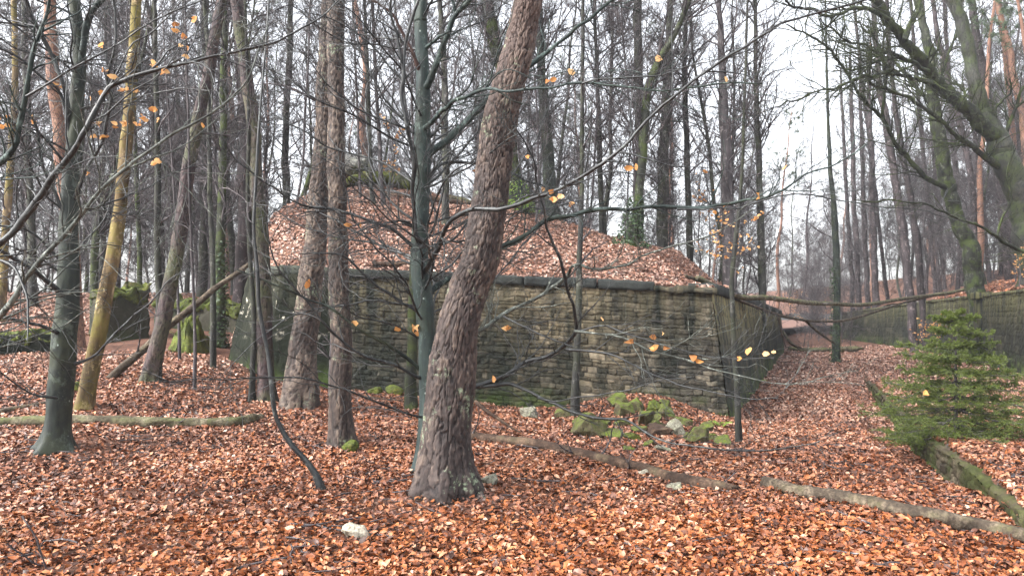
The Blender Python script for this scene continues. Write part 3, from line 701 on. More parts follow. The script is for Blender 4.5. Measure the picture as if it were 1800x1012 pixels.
def limb_mesh(b, P, R, dens=5.0, ln=(0.25, 0.8), k=7, up=0.06, flat=0.45, lvl=2, t0=0.12, ang=(0.5, 1.0), twr=0.0022, rcap=0.008):
    b.tubes(P, R, k)
    if dens <= 0: return
    L = np.linalg.norm(np.diff(P, axis=0), axis=1).sum(); n = max(2, int(L * dens))
    n = int(n * 1.5); ln = (ln[0], ln[1] * 1.5); P1, R1 = grow(P, R, n, ln, ang, up, 0.17, 8, t0, 1.0, 0.55, twr, flat, 0.35, True, rcap)
    b.tubes(P1, R1, 4)
    if lvl > 1:
        P2, R2 = grow(P1, R1, 5, (0.25, 0.7), (0.5, 1.0), up, 0.16, 5, 0.15, 1, 0.6, twr * .85, flat, 0.4); b.tubes(P2, R2, 3)
    if lvl > 2:
        P3, R3 = grow(P2, R2, 3, (0.3, 0.7), (0.4, 0.9), up, 0.1, 4, 0.1, 1, 0.7, twr * .7, flat, 0.4); b.tubes(P3, R3, 3)

LIMBS = []     # foreground limbs, so that withered leaves can hang from the nearest
def limb_part(root, mat, pts, w0, w1, d0=None, d1=None, keys=None, name='branch', **kw):
    P, R = limb(pts, w0, w1, d0, d1, keys=keys)
    b = MB(); limb_mesh(b, P, R, **kw); o = b.build(name, M[mat], root); LIMBS.append((root, P)); return o

# ---- 1 the big leaning pine
f0 = onground(782, 862)
pine = thing('pine_tree', 'thick leaning pine with deeply furrowed plated bark, broadest trunk before the stone wall', 'tree', f0)
P, R, s = trunk_path([(783, 862, 88), (782, 818, 84), (785, 751, 81), (797, 662, 79), (812, 573, 65), (828, 507, 60), (846, 450, 59), (869, 311, 57), (894, 178, 52), (912, 89, 48), (924, 0, 48)], f0[1], 0.35, 6, 0.3, f0[2], 0.018)
b = MB(); bark_tube(b, P, R, s, 220, 'pine', 0.040, 0.13, 0.024, 0.55, 0.26, 5, 4); b.build('trunk', M['pine_bark'], pine)
rt = [[(800, 838), (818, 852), (836, 868), (852, 880)], [(750, 835), (738, 845), (722, 851)], [(785, 850), (786, 866), (783, 876)]]
for q, (ra, rb) in zip(rt, [(.13, .03), (.10, .02), (.10, .03)]):
    G_ = np.array([onground(*c) for c in q]); G_[:, 2] += np.linspace(.05, -.02, len(q)); S_, s_ = spline(np.concatenate([G_, np.linspace(ra, rb, len(q))[:, None]], 1), step=.02)
    b2 = MB(); bark_tube(b2, S_[:, :3], S_[:, 3], s_ + 3, 40, 'pine', .05, .1, .012, 0, .2, 5, 3); b2.build('root', M['pine_bark'], pine)
b = MB(); Pt, Rt = grow(P[-120:], R[-120:] , 26, (1.2, 2.6), (0.9, 1.5), 0.1, 0.12, 7, 0.3, 1, .3, .006, 1, .3, True); b.tubes(Pt, Rt, 5); b.tubes(*grow(Pt, Rt, 6, (.3, .6), (.4, .9), .1, .12, 5), 3); b.build('crown', M['dark_pine_bark'], pine)
for pts, w in [([(842, 335), (832, 352), (838, 362)], 9), ([(912, 126), (920, 122), (924, 130)], 7)]:
    pass

# ---- 2 the smooth grey green beech beside it
g0 = onground(752, 828)
beech = thing('beech_tree', 'smooth grey green beech just behind the big leaning pine, long limbs reaching over the moat', 'tree', g0)
Yb = g0[1] + 0.1
P, R, s = trunk_path([(752, 828, 48), (752, 740, 36), (751, 660, 33), (750, 610, 31), (747, 551, 32), (741, 484, 35), (737, 450, 32), (738, 380, 31), (741, 311, 31), (742, 255, 30), (743, 178, 27), (742, 100, 23), (742, 40, 22), (743, 0, 22)], Yb, 0, 5, 0.3, g0[2], 0.025)
b = MB(); bark_tube(b, P, R, s, 64, 'smooth', amp=0.004, flare=0.5, fh=0.2, seed=2); b.build('trunk', M['beech_bark'], beech); Pbeech, Rbeech = P, R
BB, BK = 'beech_bark', 'branch_bark'
def L(mat, pts, w0, w1, **k): limb_part(beech, mat, pts, w0, w1, **k)
Y = Yb
L(BB, [(744, 275), (757, 264), (775, 252), (795, 236), (815, 220), (842, 192), (869, 166), (902, 138), (935, 112), (963, 90), (991, 66), (1028, 37), (1078, 2), (1130, -30)], 19, 5, keys=[Y, Y + .2, Y + .4, Y + .4], dens=3.5)
L(BB, [(744, 228), (757, 218), (778, 195), (800, 177), (825, 170), (860, 160), (883, 160), (933, 154), (974, 156), (1024, 147), (1065, 151), (1124, 157), (1190, 157), (1266, 150), (1340, 148)], 10, 2.5, keys=[Y, Y - 0.9, Y - 1.6, Y - 1.9, Y - 2.2], dens=4)
L(BK, [(1024, 147), (1049, 139), (1100, 138), (1157, 135), (1215, 118), (1252, 110), (1300, 95)], 4, 2, keys=[Y - 1.85, Y - 2.3], dens=4)
L(BB, [(744, 160), (753, 145), (765, 112), (776, 85), (786, 62), (800, 25), (823, 0), (850, -40)], 16, 9, keys=[Y, Y - .5], dens=3)
L(BB, [(793, 45), (800, 22), (794, 0), (790, -30)], 7, 5, keys=[Y - .2, Y - .3], dens=2)
L(BB, [(745, 88), (757, 78), (768, 68), (776, 60), (792, 52)], 8, 3, keys=[Y, Y - .5], dens=2)
L(BK, [(742, 424), (729, 411), (724, 353), (724, 318), (728, 286), (719, 249), (713, 207), (705, 162), (709, 124), (713, 75), (726, 25), (734, 0), (740, -30)], 9, 6, keys=[Y - .1, Y - .5, Y - .6], dens=3)
L(BK, [(705, 165), (707, 137), (699, 83), (690, 41), (684, 12), (686, 0), (690, -30)], 7, 5, keys=[Y - .5, Y - .7], dens=3)
L('red_pine_bark', [(742, 128), (734, 118), (719, 83), (700, 48), (686, 25), (657, 0), (630, -25)], 8, 4, keys=[Y, Y - .4], dens=2)
L(BK, [(742, 318), (759, 306), (773, 291), (798, 286), (846, 290), (902, 305), (924, 317), (949, 322), (974, 332)], 9, 3.5, keys=[Y, Y + .5, Y + .5], dens=3)
L(BK, [(752, 312), (770, 290), (790, 270), (820, 255), (845, 257)], 5, 2, keys=[Y, Y - .3], dens=3)
L(BK, [(742, 482), (754, 465), (770, 436), (778, 415), (798, 386), (827, 369), (877, 369), (917, 358), (952, 344), (987, 332), (1024, 311), (1070, 282), (1115, 241), (1153, 203), (1194, 162), (1240, 121), (1298, 87), (1344, 62), (1373, 44), (1407, 35), (1457, 19), (1490, 12), (1532, 0), (1580, -20)], 11, 3.5, keys=[Y, Y - 1.2, Y - 1.9, Y - 2.3, Y - 2.4, Y - 2.5, Y - 2.6], dens=3.2)
L(BB, [(745, 520), (762, 508), (790, 488), (811, 475), (845, 452), (878, 436), (914, 422), (940, 404), (962, 388), (1007, 380), (1049, 369), (1099, 367), (1157, 365), (1215, 367), (1269, 362), (1305, 356), (1337, 351), (1374, 336), (1399, 317), (1432, 301), (1466, 293), (1499, 274), (1528, 251)], 15, 2.6, keys=[Y, Y + .5, Y + .3, Y - .3, Y - .8], dens=4)
L(BK, [(1190, 368), (1283, 364), (1350, 350), (1420, 344), (1490, 352), (1550, 366), (1620, 372), (1700, 392)], 4, 1.6, keys=[Y - .2, Y - .9], dens=4)
L('pale_branch_bark', [(752, 640), (790, 610), (849, 575), (899, 543), (948, 519), (988, 489), (1000, 472), (1013, 467), (1047, 474), (1097, 469), (1156, 444), (1210, 427), (1270, 405), (1320, 372)], 11, 2.2, keys=[Y, Y + .45, Y, Y - .7, Y - 1.2], dens=4)
L(BK, [(756, 700), (800, 690), (840, 679), (889, 660), (919, 637), (963, 625), (998, 603), (1013, 578), (1008, 543), (990, 494), (983, 454), (963, 400), (958, 373), (945, 315), (943, 290), (920, 249), (900, 216), (892, 190)], 13, 2.2, keys=[Y, Y + .3, Y - .5, Y - 1.0, Y - 1.4], dens=3)
L('pale_branch_bark', [(1010, 582), (1047, 585), (1097, 593), (1146, 617), (1205, 632), (1245, 647), (1294, 662), (1350, 671), (1393, 677)], 5, 1.8, keys=[Y - .8, Y - 1.6], dens=4)
L(BK, [(1012, 584), (1060, 574), (1097, 588), (1156, 603), (1220, 622), (1294, 632), (1360, 630)], 3.5, 1.5, keys=[Y - .8, Y - 1.5], dens=4)
L(BK, [(756, 690), (800, 680), (842, 677), (899, 679), (948, 699), (998, 721), (1047, 736), (1097, 743), (1146, 766), (1186, 778), (1245, 786), (1294, 788), (1393, 786), (1440, 776)], 9, 2.2, keys=[Y, Y + .2, Y - .6, Y - 1.2, Y - 1.4], dens=2.2)
L(BK, [(996, 614), (1057, 617), (1097, 630), (1146, 657), (1195, 677), (1245, 689), (1299, 699), (1370, 700)], 5, 1.7, keys=[Y - .8, Y - 1.7], dens=3.5)
L(BK, [(946, 699), (980, 705), (1013, 699), (1097, 689), (1161, 669), (1215, 660)], 4, 1.6, keys=[Y - .6, Y - 1.2], dens=3)
L(BK, [(885, 556), (929, 578), (963, 595), (1008, 613)], 4, 3, keys=[Y + .1, Y - .6], dens=4)
L(BK, [(742, 552), (729, 544), (677, 514), (647, 483), (616, 455), (595, 447), (560, 445), (523, 444)], 8, 2.6, keys=[Y, Y - .3, Y - .6], dens=4)
L('dark_beech_bark', [(744, 655), (720, 633), (698, 616), (657, 591), (621, 570), (580, 539), (544, 526), (503, 508), (456, 490), (420, 476)], 9, 2.2, keys=[Y, Y - .4, Y - .7], dens=4)
L(BK, [(744, 664), (729, 660), (688, 637), (641, 627), (605, 601), (575, 575), (544, 539), (518, 514), (482, 462), (472, 411), (465, 360)], 8, 2.2, keys=[Y, Y - .5, Y - .9], dens=4)
L(BK, [(741, 444), (721, 431), (690, 408), (666, 398), (616, 380), (578, 371), (545, 365), (495, 340), (454, 313), (417, 286), (395, 258)], 9, 2.5, keys=[Y, Y - .3, Y - .9], dens=4)
L(BK, [(740, 405), (700, 385), (665, 350), (640, 325), (600, 305), (560, 280)], 4, 1.8, keys=[Y, Y - .4], dens=4)
L(BK, [(745, 600), (700, 570), (660, 560), (620, 548), (600, 520)], 4, 2, keys=[Y, Y - .6], dens=5)

def web(root, mat, P, R, n, t0, t1, ln, flat=.35):
    B1, R1 = grow(P, R, n, ln, (1.0, 1.5), .12, .13, 16, t0, t1, .25, .003, .6, .3, True, .014)
    for q, r_ in zip(B1, R1):
        S_, s_ = spline(np.concatenate([q, r_[:, None]], 1), step=.07); sd = RNG.uniform(0, 99)
        S_[:, 2] += .03 * vnoise(s_ * 4 + sd, s_ * 0, 1) * np.clip(s_ * 3, 0, 1); S_[:, 0] += .03 * vnoise(s_ * 4 + sd, s_ * 0, 2) * np.clip(s_ * 3, 0, 1)
        b = MB(); limb_mesh(b, S_[:, :3], S_[:, 3], dens=4.5, ln=(.25, .8), k=6, flat=flat); b.build('branch', M[mat], root)
web(beech, BK, Pbeech, Rbeech, 30, .2, .72, (1.4, 3.6)); web(beech, BK, Pbeech, Rbeech, 16, .08, .32, (1.8, 4.0))

# ---- 3,4,5 the three pines on the left of the wall
def tree_pine(name, label, pts, Yd, mat, k=80, cw=0.05, chh=0.12, amp=0.016, flare=0.4, seed=0, stub=6, step=0.025, dY=0):
    foot = onground(pts[0][0], pts[0][1]) if Yd is None else gp(pts[0][0], Yd)
    if Yd is None: Yd = foot[1]
    r = thing(name, label, 'tree', foot)
    P, R, s = trunk_path(pts, Yd, dY, 6, 0.3, foot[2], step)
    b = MB(); bark_tube(b, P, R, s, k, 'pine', cw, chh, amp, flare, 0.22, 5, seed); b.build('trunk', M[mat], r)
    b = MB(); Pt, Rt = grow(P, R, stub, (0.3, 1.4), (0.9, 1.5), 0.05, 0.15, 6, 0.35, 0.75, 0.22, .004, 1, .3, True); b.tubes(Pt, Rt, 5)
    P2, R2_ = grow(Pt, Rt, 4, (.3, .7), (.4, .9), .1, .12, 5); b.tubes(P2, R2_, 3)
    Pt, Rt = grow(P, R, 22, (1.0, 2.4), (0.8, 1.4), 0.1, 0.12, 7, 0.8, 1.0, 0.35, .005, 1, .3, True); b.tubes(Pt, Rt, 5)
    P2, R2_ = grow(Pt, Rt, 7, (.3, .6), (.4, .9), .1, .12, 5); b.tubes(P2, R2_, 3); b.build('crown', M['twig_bark'], r)
    return r
tree_pine('pine_tree', 'straight brown pine with pale flaky bark and a round moss cushion at its foot', [(602, 781, 43.0), (600, 700, 37.0), (597, 600, 34.4), (594, 470, 31.8), (591, 330, 30.1), (589, 180, 28.4), (588, 60, 27.5), (588, 0, 27.5)], None, 'brown_pine_bark', seed=11)
tree_pine('pine_tree', 'broad furrowed pine against the wall, partly hidden behind the straight brown pine', [(525, 716, 53.3), (532, 640, 48.2), (543, 540, 43.0), (552, 440, 39.6), (560, 330, 32.7), (567, 220, 27.5), (573, 100, 23.2), (577, 0, 20.6)], None, 'brown_pine_bark', seed=13, amp=0.022)
tree_pine('pine_tree', 'slim dark mauve pine standing just before the left end of the stone wall', [(470, 707, 32.4), (467, 640, 29.7), (464, 540, 28.8), (459, 440, 27.0), (451, 330, 25.2), (442, 210, 22.5), (431, 100, 20.7), (416, 0, 19.8)], None, 'dark_pine_bark', seed=17, amp=0.008)
tree_pine('pine_tree', 'dark reddish pine leaning on the bank beside the dead bare leaning trunk', [(262, 671, 27.0), (280, 590, 24.3), (303, 480, 23.4), (322, 380, 22.5), (336, 280, 20.7), (352, 200, 18.9), (370, 100, 17.1), (389, 0, 15.3)], None, 'dark_pine_bark', seed=19, amp=0.01)
tree_pine('red_pine', 'orange red barked pine behind the smooth dark beech', [(136, 600, 21.6), (126, 480, 21.6), (117, 380, 21.6), (108, 290, 20.7), (101, 200, 19.8), (93, 90, 18.9), (86, 0, 18.0)], 17.5, 'red_pine_bark', seed=23, amp=0.012, cw=0.09, chh=0.2)

# ---- 6 dark beech on the left
h0 = onground(96, 790)
db = thing('beech_tree', 'dark smooth beech with a flared foot crossing in front of the pale mossy fallen log', 'tree', h0)
Yd = h0[1]
P, R, s = trunk_path([(97, 790, 45.8), (106, 720, 40.5), (112, 640, 38.7), (115, 560, 37.0), (119, 470, 35.2), (124, 380, 32.6), (128, 290, 29.0), (133, 200, 25.5), (136, 110, 22.9), (133, 40, 19.4), (128, 0, 17.6)], Yd, 0, 5, 0.3, h0[2], 0.025)
b = MB(); bark_tube(b, P, R, s, 64, 'smooth', amp=0.004, flare=0.75, fh=0.13, seed=5); b.build('trunk', M['dark_beech_bark'], db); web(db, BK, P, R, 26, .22, .8, (1.2, 3.2))
def D(mat, pts, w0, w1, **k): limb_part(db, mat, pts, w0, w1, **k)
D(BB, [(137, 150), (145, 85), (158, 33), (178, 0), (195, -30)], 15, 11, keys=[Yd, Yd - .2], dens=3)
D(BK, [(126, 225), (120, 191), (104, 133), (83, 87), (58, 37), (44, 0), (35, -30)], 10, 6, keys=[Yd, Yd - .6], dens=4)
D(BK, [(118, 530), (100, 509), (75, 488), (48, 473), (20, 455), (0, 439), (-40, 415)], 12, 6, keys=[Yd, Yd - 1.0], dens=4)
D(BK, [(110, 590), (90, 578), (48, 565), (14, 560), (-40, 548)], 9, 5, keys=[Yd, Yd - .9], dens=4)
D(BK, [(108, 702), (95, 700), (54, 696), (12, 663), (-20, 640)], 6, 2.5, keys=[Yd, Yd - .8], dens=4)
D(BK, [(124, 360), (135, 340), (155, 300), (175, 255), (185, 210), (195, 166), (187, 140), (199, 104), (207, 33), (203, 0), (200, -30)], 8, 4.5, keys=[Yd, Yd - .5], dens=4)
D(BK, [(122, 380), (108, 370), (83, 315), (70, 270), (66, 235), (50, 195), (0, 178), (-30, 172)], 8, 4, keys=[Yd, Yd - .7], dens=4)
D(BK, [(125, 300), (110, 280), (85, 250), (60, 230), (25, 250), (-10, 255)], 6, 3, keys=[Yd, Yd - .7], dens=5)
D(BK, [(128, 260), (104, 166), (79, 141), (41, 110), (0, 87), (-40, 70)], 7, 4, keys=[Yd, Yd - .9], dens=5)
D(BK, [(130, 640), (165, 625), (200, 588), (230, 560), (254, 542), (275, 520), (300, 490), (330, 470)], 6, 2, keys=[Yd, Yd + .5], dens=5)
D(BK, [(135, 200), (150, 190), (190, 180), (250, 170), (310, 160), (370, 158)], 5, 2, keys=[Yd, Yd - .5], dens=6)
D(BK, [(118, 470), (80, 430), (40, 400), (0, 395), (-30, 380)], 6, 3, keys=[Yd, Yd - .6], dens=6)

# ---- beech standing just outside the picture on the left: its limbs hang into view
og = np.array([-5.0, 5.4, float(ground_h(np.array(-5.0), np.array(5.4)))])
ob = thing('beech_tree', 'close beech whose grey limbs with golden withered leaves hang in from the side', 'tree', og)
rows = np.array([[og[0], og[1], og[2] - .3, .21], [og[0], og[1], .6, .17], [-4.9, 5.4, 2.5, .15], [-4.95, 5.5, 5, .12], [-4.8, 5.6, 8, .08], [-4.7, 5.6, 11, .03]])
S_, s_ = spline(rows, step=0.04); b = MB(); bark_tube(b, S_[:, :3], S_[:, 3], s_ - .3, 48, 'smooth', amp=.004, flare=.5, seed=8); b.build('trunk', M['beech_bark'], ob)
def O(mat, pts, w0, w1, **k): limb_part(ob, mat, pts, w0 * .75, w1 * .8, **k)
O(BB, [(-325, 470), (-180, 400), (-60, 320), (0, 286), (25, 257), (37, 207), (46, 166), (62, 83), (83, 25), (87, 0), (92, -40)], 26, 6, keys=[5.4, 5.2, 5.1], dens=5)
O(BK, [(46, 170), (100, 141), (166, 104), (224, 71), (266, 41), (315, 17), (353, 2), (400, -20)], 6, 3, keys=[5.1, 5.4], dens=6)
O(BK, [(-325, 620), (-120, 520), (8, 419), (41, 382), (83, 332), (108, 290), (133, 261), (154, 224), (178, 178), (191, 154), (216, 145), (249, 133), (290, 120), (332, 112), (373, 102), (415, 91), (477, 73), (519, 50), (556, 29), (581, 12), (615, -20)], 22, 3, keys=[5.4, 5.1, 5.2, 5.5], dens=5)
O('pale_branch_bark', [(-325, 690), (-100, 610), (0, 552), (48, 490), (104, 419), (137, 382), (174, 332), (224, 290), (266, 266), (307, 237), (353, 207), (398, 174), (440, 137), (461, 83), (470, 40)], 18, 2.6, keys=[5.4, 5.3, 5.6], dens=5)
O(BK, [(190, 155), (215, 110), (237, 75), (262, 62), (300, 30), (325, 0)], 5, 2.5, keys=[5.2, 5.4], dens=6)
O('pale_branch_bark', [(266, 262), (285, 285), (310, 315), (345, 350), (380, 385), (400, 420)], 4, 2, keys=[5.5, 5.6], dens=5)
O('pale_branch_bark', [(30, 505), (70, 430), (120, 390), (150, 340), (142, 310)], 4, 2, keys=[5.4, 5.2], dens=6)
O(BK, [(-325, 560), (-150, 480), (0, 455), (40, 500), (52, 560), (48, 600)], 14, 3, keys=[5.4, 5.0], dens=4)

# ---- ochre tree
def tree_smooth(name, label, pts, Yd, mat, tw='twig_bark', k=40, flare=0.3, seed=0, twigs=(20, 6, 4), ext=5, up=0.25, cat='tree', dY=0, bt0=0.3, bl=(0.7, 2.2), ang=(0.5, 1.15), hf=None, lv3=True):
    if Yd is None: foot = onground(pts[0][0], pts[0][1]); Yd = foot[1]
    else:
        p = at(pts[0][0], pts[0][1], Yd); foot = np.array([p[0], Yd, float(terrain(p[0], Yd))])
    r = thing(name, label, cat, foot)
    P, R, s = trunk_path(pts, Yd, dY, ext, 0.3, foot[2], 0.05 if Yd < 20 else 0.15)
    b = MB(); bark_tube(b, P, R, s, k, 'smooth', amp=0.006, flare=flare, seed=seed); b.build('trunk', M[mat], r)
    b = MB(); P1, R1 = grow(P, R, twigs[0], bl, ang, up * .5, 0.2, 8, bt0, 1, 0.45, .004, 1, .3, True, 0.03); b.tubes(P1, R1, 4)
    P2, R2_ = grow(P1, R1, twigs[1], (.25, .65), (.4, 1.0), up * .4, .2, 5, .15, 1, .6, .0035); b.tubes(P2, R2_, 3)
    if twigs[2]: b.tubes(*grow(P2, R2_, twigs[2], (.35, .85), (.4, 1.0), up * .3, .2, 4, .1, 1, .7, .003), 3)
    b.build('crown', M[tw], r); return r
tree_smooth('ochre_tree', 'leaning tree with ochre yellow algae covered bark and no bark flakes', [(148, 721, 26.9), (160, 650, 26.0), (173, 590, 25.2), (190, 500, 24.4), (202, 420, 22.7), (214, 310, 21.0), (224, 210, 19.3), (233, 100, 17.6), (241, 0, 16.0)], None, 'ochre_bark', seed=31, twigs=(10, 5, 3), bt0=.55)
# ------------------------------------------------------------------ sapling stems and slim trees, traced
def sap(label, pts, Yd=None, mat='grey_bark', seed=0, **kw):
    kw.setdefault('twigs', (14, 5, 3)); kw.setdefault('k', 14); kw.setdefault('bt0', .25); kw.setdefault('bl', (.4, 1.3)); kw.setdefault('ext', 3); kw.setdefault('flare', .25)
    return tree_smooth('sapling', label, pts, Yd, mat, seed=seed, cat='sapling', **kw)
sap('thin black crooked sapling curving up out of the leaf litter', [(566, 864, 15), (556, 835, 12), (537, 808, 10), (513, 781, 9), (493, 750, 8), (482, 719, 8), (477, 668, 8), (467, 606, 7), (457, 550, 7), (454, 520, 7), (452, 462, 6), (447, 400, 5), (450, 300, 5), (457, 180, 4), (468, 60, 4), (472, 0, 3)], None, 'branch_bark', 41, twigs=(12, 4, 3), bt0=.35)
sap('slim grey sapling standing straight before the wall at the rubble heap', [(1010, 733, 17), (1012, 660, 13), (1016, 560, 11), (1019, 470, 10), (1021, 400, 9), (1023, 300, 8), (1024, 150, 7), (1025, 0, 6)], None, 'grey_bark', 43)
sap('slim dark sapling standing at the foot of the wall corner', [(1299, 781, 12), (1296, 700, 10), (1290, 600, 9), (1287, 500, 8), (1294, 420, 8), (1302, 330, 6), (1308, 200, 5), (1312, 60, 4)], None, 'grey_bark', 45)
sap('thin bent sapling with a dark wet stem next to the mossy buttress', [(342, 688, 6), (343, 610, 6), (341, 540, 5), (337, 450, 5), (333, 340, 4), (330, 200, 4)], None, 'twig_bark', 47)
sap('straight dark slim stem on the bank between the reddish pine and the ivy trunk', [(375, 648, 11), (375, 560, 10), (374, 470, 9), (371, 380, 9), (368, 250, 8), (366, 120, 7), (360, 0, 6)], None, 'grey_bark', 49)
sap('slim stem with a pale grey foot right beside the mauve pine', [(442, 709, 12), (444, 650, 10), (446, 560, 9), (440, 470, 8), (436, 360, 8), (437, 220, 6), (433, 80, 5)], None, 'grey_bark', 51)
sap('slender grey tree hidden in part behind the smooth green beech, foot at the wall', [(722, 720, 22), (722, 640, 19), (724, 560, 17), (728, 430, 14), (735, 300, 12), (742, 150, 9)], None, 'mossy_bark', 53)
sap('thin dead stem behind the straight brown pine', [(581, 700, 8), (582, 640, 7), (584, 560, 6), (586, 470, 5)], None, 'twig_bark', 55, ext=1)
sap('very thin sapling in front of the reddish pine', [(316, 620, 5), (315, 560, 5), (312, 490, 4), (308, 380, 4), (300, 260, 3)], 15.5, 'twig_bark', 57)
sap('second crooked stem growing out beside the foot of the reddish pine', [(274, 672, 18), (276, 600, 15), (280, 540, 13), (278, 470, 11), (276, 380, 11), (278, 240, 9), (274, 100, 8), (270, 0, 7)], None, 'grey_bark', 59)

def bg(label, pts, Yd, mat='grey_bark', seed=0, **kw):
    kw.setdefault('k', 16); kw.setdefault('twigs', (44, 8, 5)); kw.setdefault('bt0', .18); kw.setdefault('bl', (1.2, 3.4)); kw.setdefault('ext', 6); kw.setdefault('up', .35)
    pts = [(a, c, w_ * .84) for a, c, w_ in pts]
    nm = kw.pop('name', 'bare_tree'); return tree_smooth(nm, label, pts, Yd, mat, seed=seed, **kw)
G = 'trees on the mound'
bg('smooth mid grey tree on the mound just beyond the green beech trunk', [(783, 412, 17), (783, 330, 15), (783, 210, 14), (778, 90, 12), (772, 0, 11)], 18.5, 'grey_bark', 61)
bg('leftmost of three thin stems below the mossy slab', [(634, 372, 6), (632, 300, 5), (628, 180, 5), (620, 0, 4)], 21, 'twig_bark', 62)
bg('middle one of three thin stems below the mossy slab', [(657, 390, 10), (652, 320, 9), (649, 220, 8), (645, 100, 7), (640, 0, 6)], 20, 'grey_bark', 63)
bg('rightmost of three thin stems below the mossy slab, darker than the rest', [(675, 397, 9), (670, 320, 9), (666, 220, 8), (658, 100, 7), (655, 0, 6)], 20, 'twig_bark', 64)
bg('thick tree with bright green moss on its foot, half hidden by the leaning pine', [(912, 380, 30), (908, 330, 24), (902, 260, 22), (890, 160, 22), (872, 100, 24), (860, 40, 26), (854, 0, 26)], 21.5, 'mossy_bark', 65, flare=.6)
bg('dark rough tree with pale lichen flecks and a mossy foot on the mound crest', [(975, 405, 32), (970, 360, 28), (966, 300, 27), (960, 220, 24), (954, 150, 20), (950, 60, 16), (948, 0, 14)], 23, 'dark_beech_bark', 66)
bg('forked tree with mossy stem and ivy round its foot on the right of the mound', [(1106, 440, 28), (1118, 380, 19), (1127, 300, 18), (1134, 210, 18), (1142, 150, 16), (1155, 115, 15), (1180, 70, 13), (1200, 28, 11), (1210, 0, 10)], 19.5, 'mossy_bark', 67, flare=.5)
bg('slim tree rising straight behind the forked mossy tree', [(1122, 400, 20), (1122, 300, 18), (1124, 200, 17), (1122, 90, 18), (1120, 0, 18)], 26, 'grey_bark', 68)
bg('grey tree standing straight on the right shoulder of the mound', [(1163, 440, 24), (1165, 350, 23), (1168, 250, 22), (1172, 150, 19), (1176, 40, 16)], 26, 'grey_bark', 69)
bg('thin grey tree with upright twigs next right of the grey shoulder tree', [(1212, 450, 14), (1210, 350, 13), (1207, 230, 12), (1203, 120, 10), (1205, 0, 8)], 27, 'grey_bark', 70)
bg('dark grey tree clothed in fine upright twigs above the wall corner', [(1282, 480, 26), (1280, 400, 25), (1277, 300, 23), (1272, 200, 20), (1268, 100, 15), (1264, 0, 10)], 23, 'twig_bark', 71, twigs=(60, 8, 5))
bg('slender tree with dense fine twigs just past the wall corner', [(1340, 490, 16), (1338, 400, 15), (1335, 300, 13), (1330, 200, 11), (1328, 80, 8)], 27, 'grey_bark', 72, twigs=(55, 8, 5))
bg('thin double stemmed tree in the middle of the wood behind the mound', [(1058, 420, 12), (1056, 330, 11), (1052, 220, 10), (1048, 100, 8), (1046, 0, 7)], 25, 'grey_bark', 73)

bg('thin ochre stemmed tree at the very edge of the wood', [(2, 560, 17), (8, 450, 16), (14, 350, 15), (22, 240, 14), (26, 120, 12), (24, 0, 11)], 22, 'ochre_bark', 74)
bg('grey tree between the edge of the wood and the orange red pine', [(58, 560, 17), (55, 440, 16), (52, 320, 15), (48, 200, 14), (45, 80, 13), (44, 0, 12)], 24, 'grey_bark', 75)
bg('mossy green leaning stem behind the ochre tree', [(166, 590, 17), (165, 500, 16), (168, 430, 16), (178, 370, 15), (196, 320, 13), (215, 260, 10), (228, 200, 8)], 20, 'mossy_bark', 76)
bg('slim dark green stem right of the ochre tree', [(247, 560, 10), (245, 450, 10), (240, 330, 9), (236, 200, 8), (232, 60, 7)], 22, 'mossy_bark', 77)
bg('tall purple grey tree rising behind the slim mauve pine', [(420, 560, 30), (428, 430, 28), (432, 300, 27), (430, 200, 26), (424, 100, 25), (417, 0, 24)], 24, 'mauve_bark', 78)
bg('grey tree with ivy green bark standing by the mossy parapet', [(386, 612, 22), (387, 540, 20), (388, 450, 19), (390, 350, 17), (392, 220, 15), (394, 80, 12), (394, 0, 11)], 18.5, 'mossy_bark', 79)
bg('mid grey tree behind the mossy parapet', [(355, 520, 20), (358, 430, 19), (360, 320, 18), (362, 200, 16), (360, 60, 14)], 26, 'grey_bark', 80)
bg('slim tree beyond the parapet leaning slightly away from the ivy green tree', [(412, 520, 13), (408, 430, 13), (400, 320, 12), (396, 200, 10), (398, 60, 8)], 27, 'grey_bark', 81)
bg('mossy leaning tree behind the furrowed pine', [(480, 440, 12), (505, 395, 12), (530, 350, 11), (548, 300, 10), (560, 240, 8), (565, 150, 7)], 22, 'mossy_bark', 82)
bg('grey tree in the gap between the mauve pine and the furrowed pine', [(505, 470, 17), (504, 380, 16), (502, 260, 15), (508, 120, 13), (512, 0, 12)], 29, 'grey_bark', 83)
bg('dark tree in the gap left of the reddish pine', [(205, 540, 13), (207, 430, 13), (200, 300, 12), (196, 160, 10), (190, 0, 8)], 27, 'twig_bark', 84)
# right of the moat
bg('ivy wrapped tree standing alone on the moat bottom', [(1469, 638, 17), (1471, 560, 15), (1470, 480, 14), (1468, 400, 14), (1464, 340, 11), (1458, 280, 8), (1455, 180, 6), (1452, 60, 4)], None, 'dark_beech_bark', 85, name='ivy_tree', twigs=(16, 6, 4))
bg('dark trunk at the end of the moat, first of a close row of four', [(1500, 555, 9), (1497, 480, 9), (1490, 380, 8), (1484, 260, 7)], 56, 'mauve_bark', 86)
bg('dark trunk at the end of the moat, second of a close row of four', [(1513, 553, 11), (1508, 480, 11), (1502, 380, 10), (1498, 240, 9)], 55, 'mauve_bark', 87)
bg('dark trunk at the end of the moat, third of a close row of four', [(1526, 550, 10), (1523, 470, 10), (1518, 360, 9), (1514, 220, 8)], 54, 'mauve_bark', 88)
bg('thickest dark trunk at the end of the moat, last of a close row of four', [(1541, 548, 14), (1538, 470, 13), (1534, 360, 12), (1530, 240, 10)], 53, 'mauve_bark', 89)
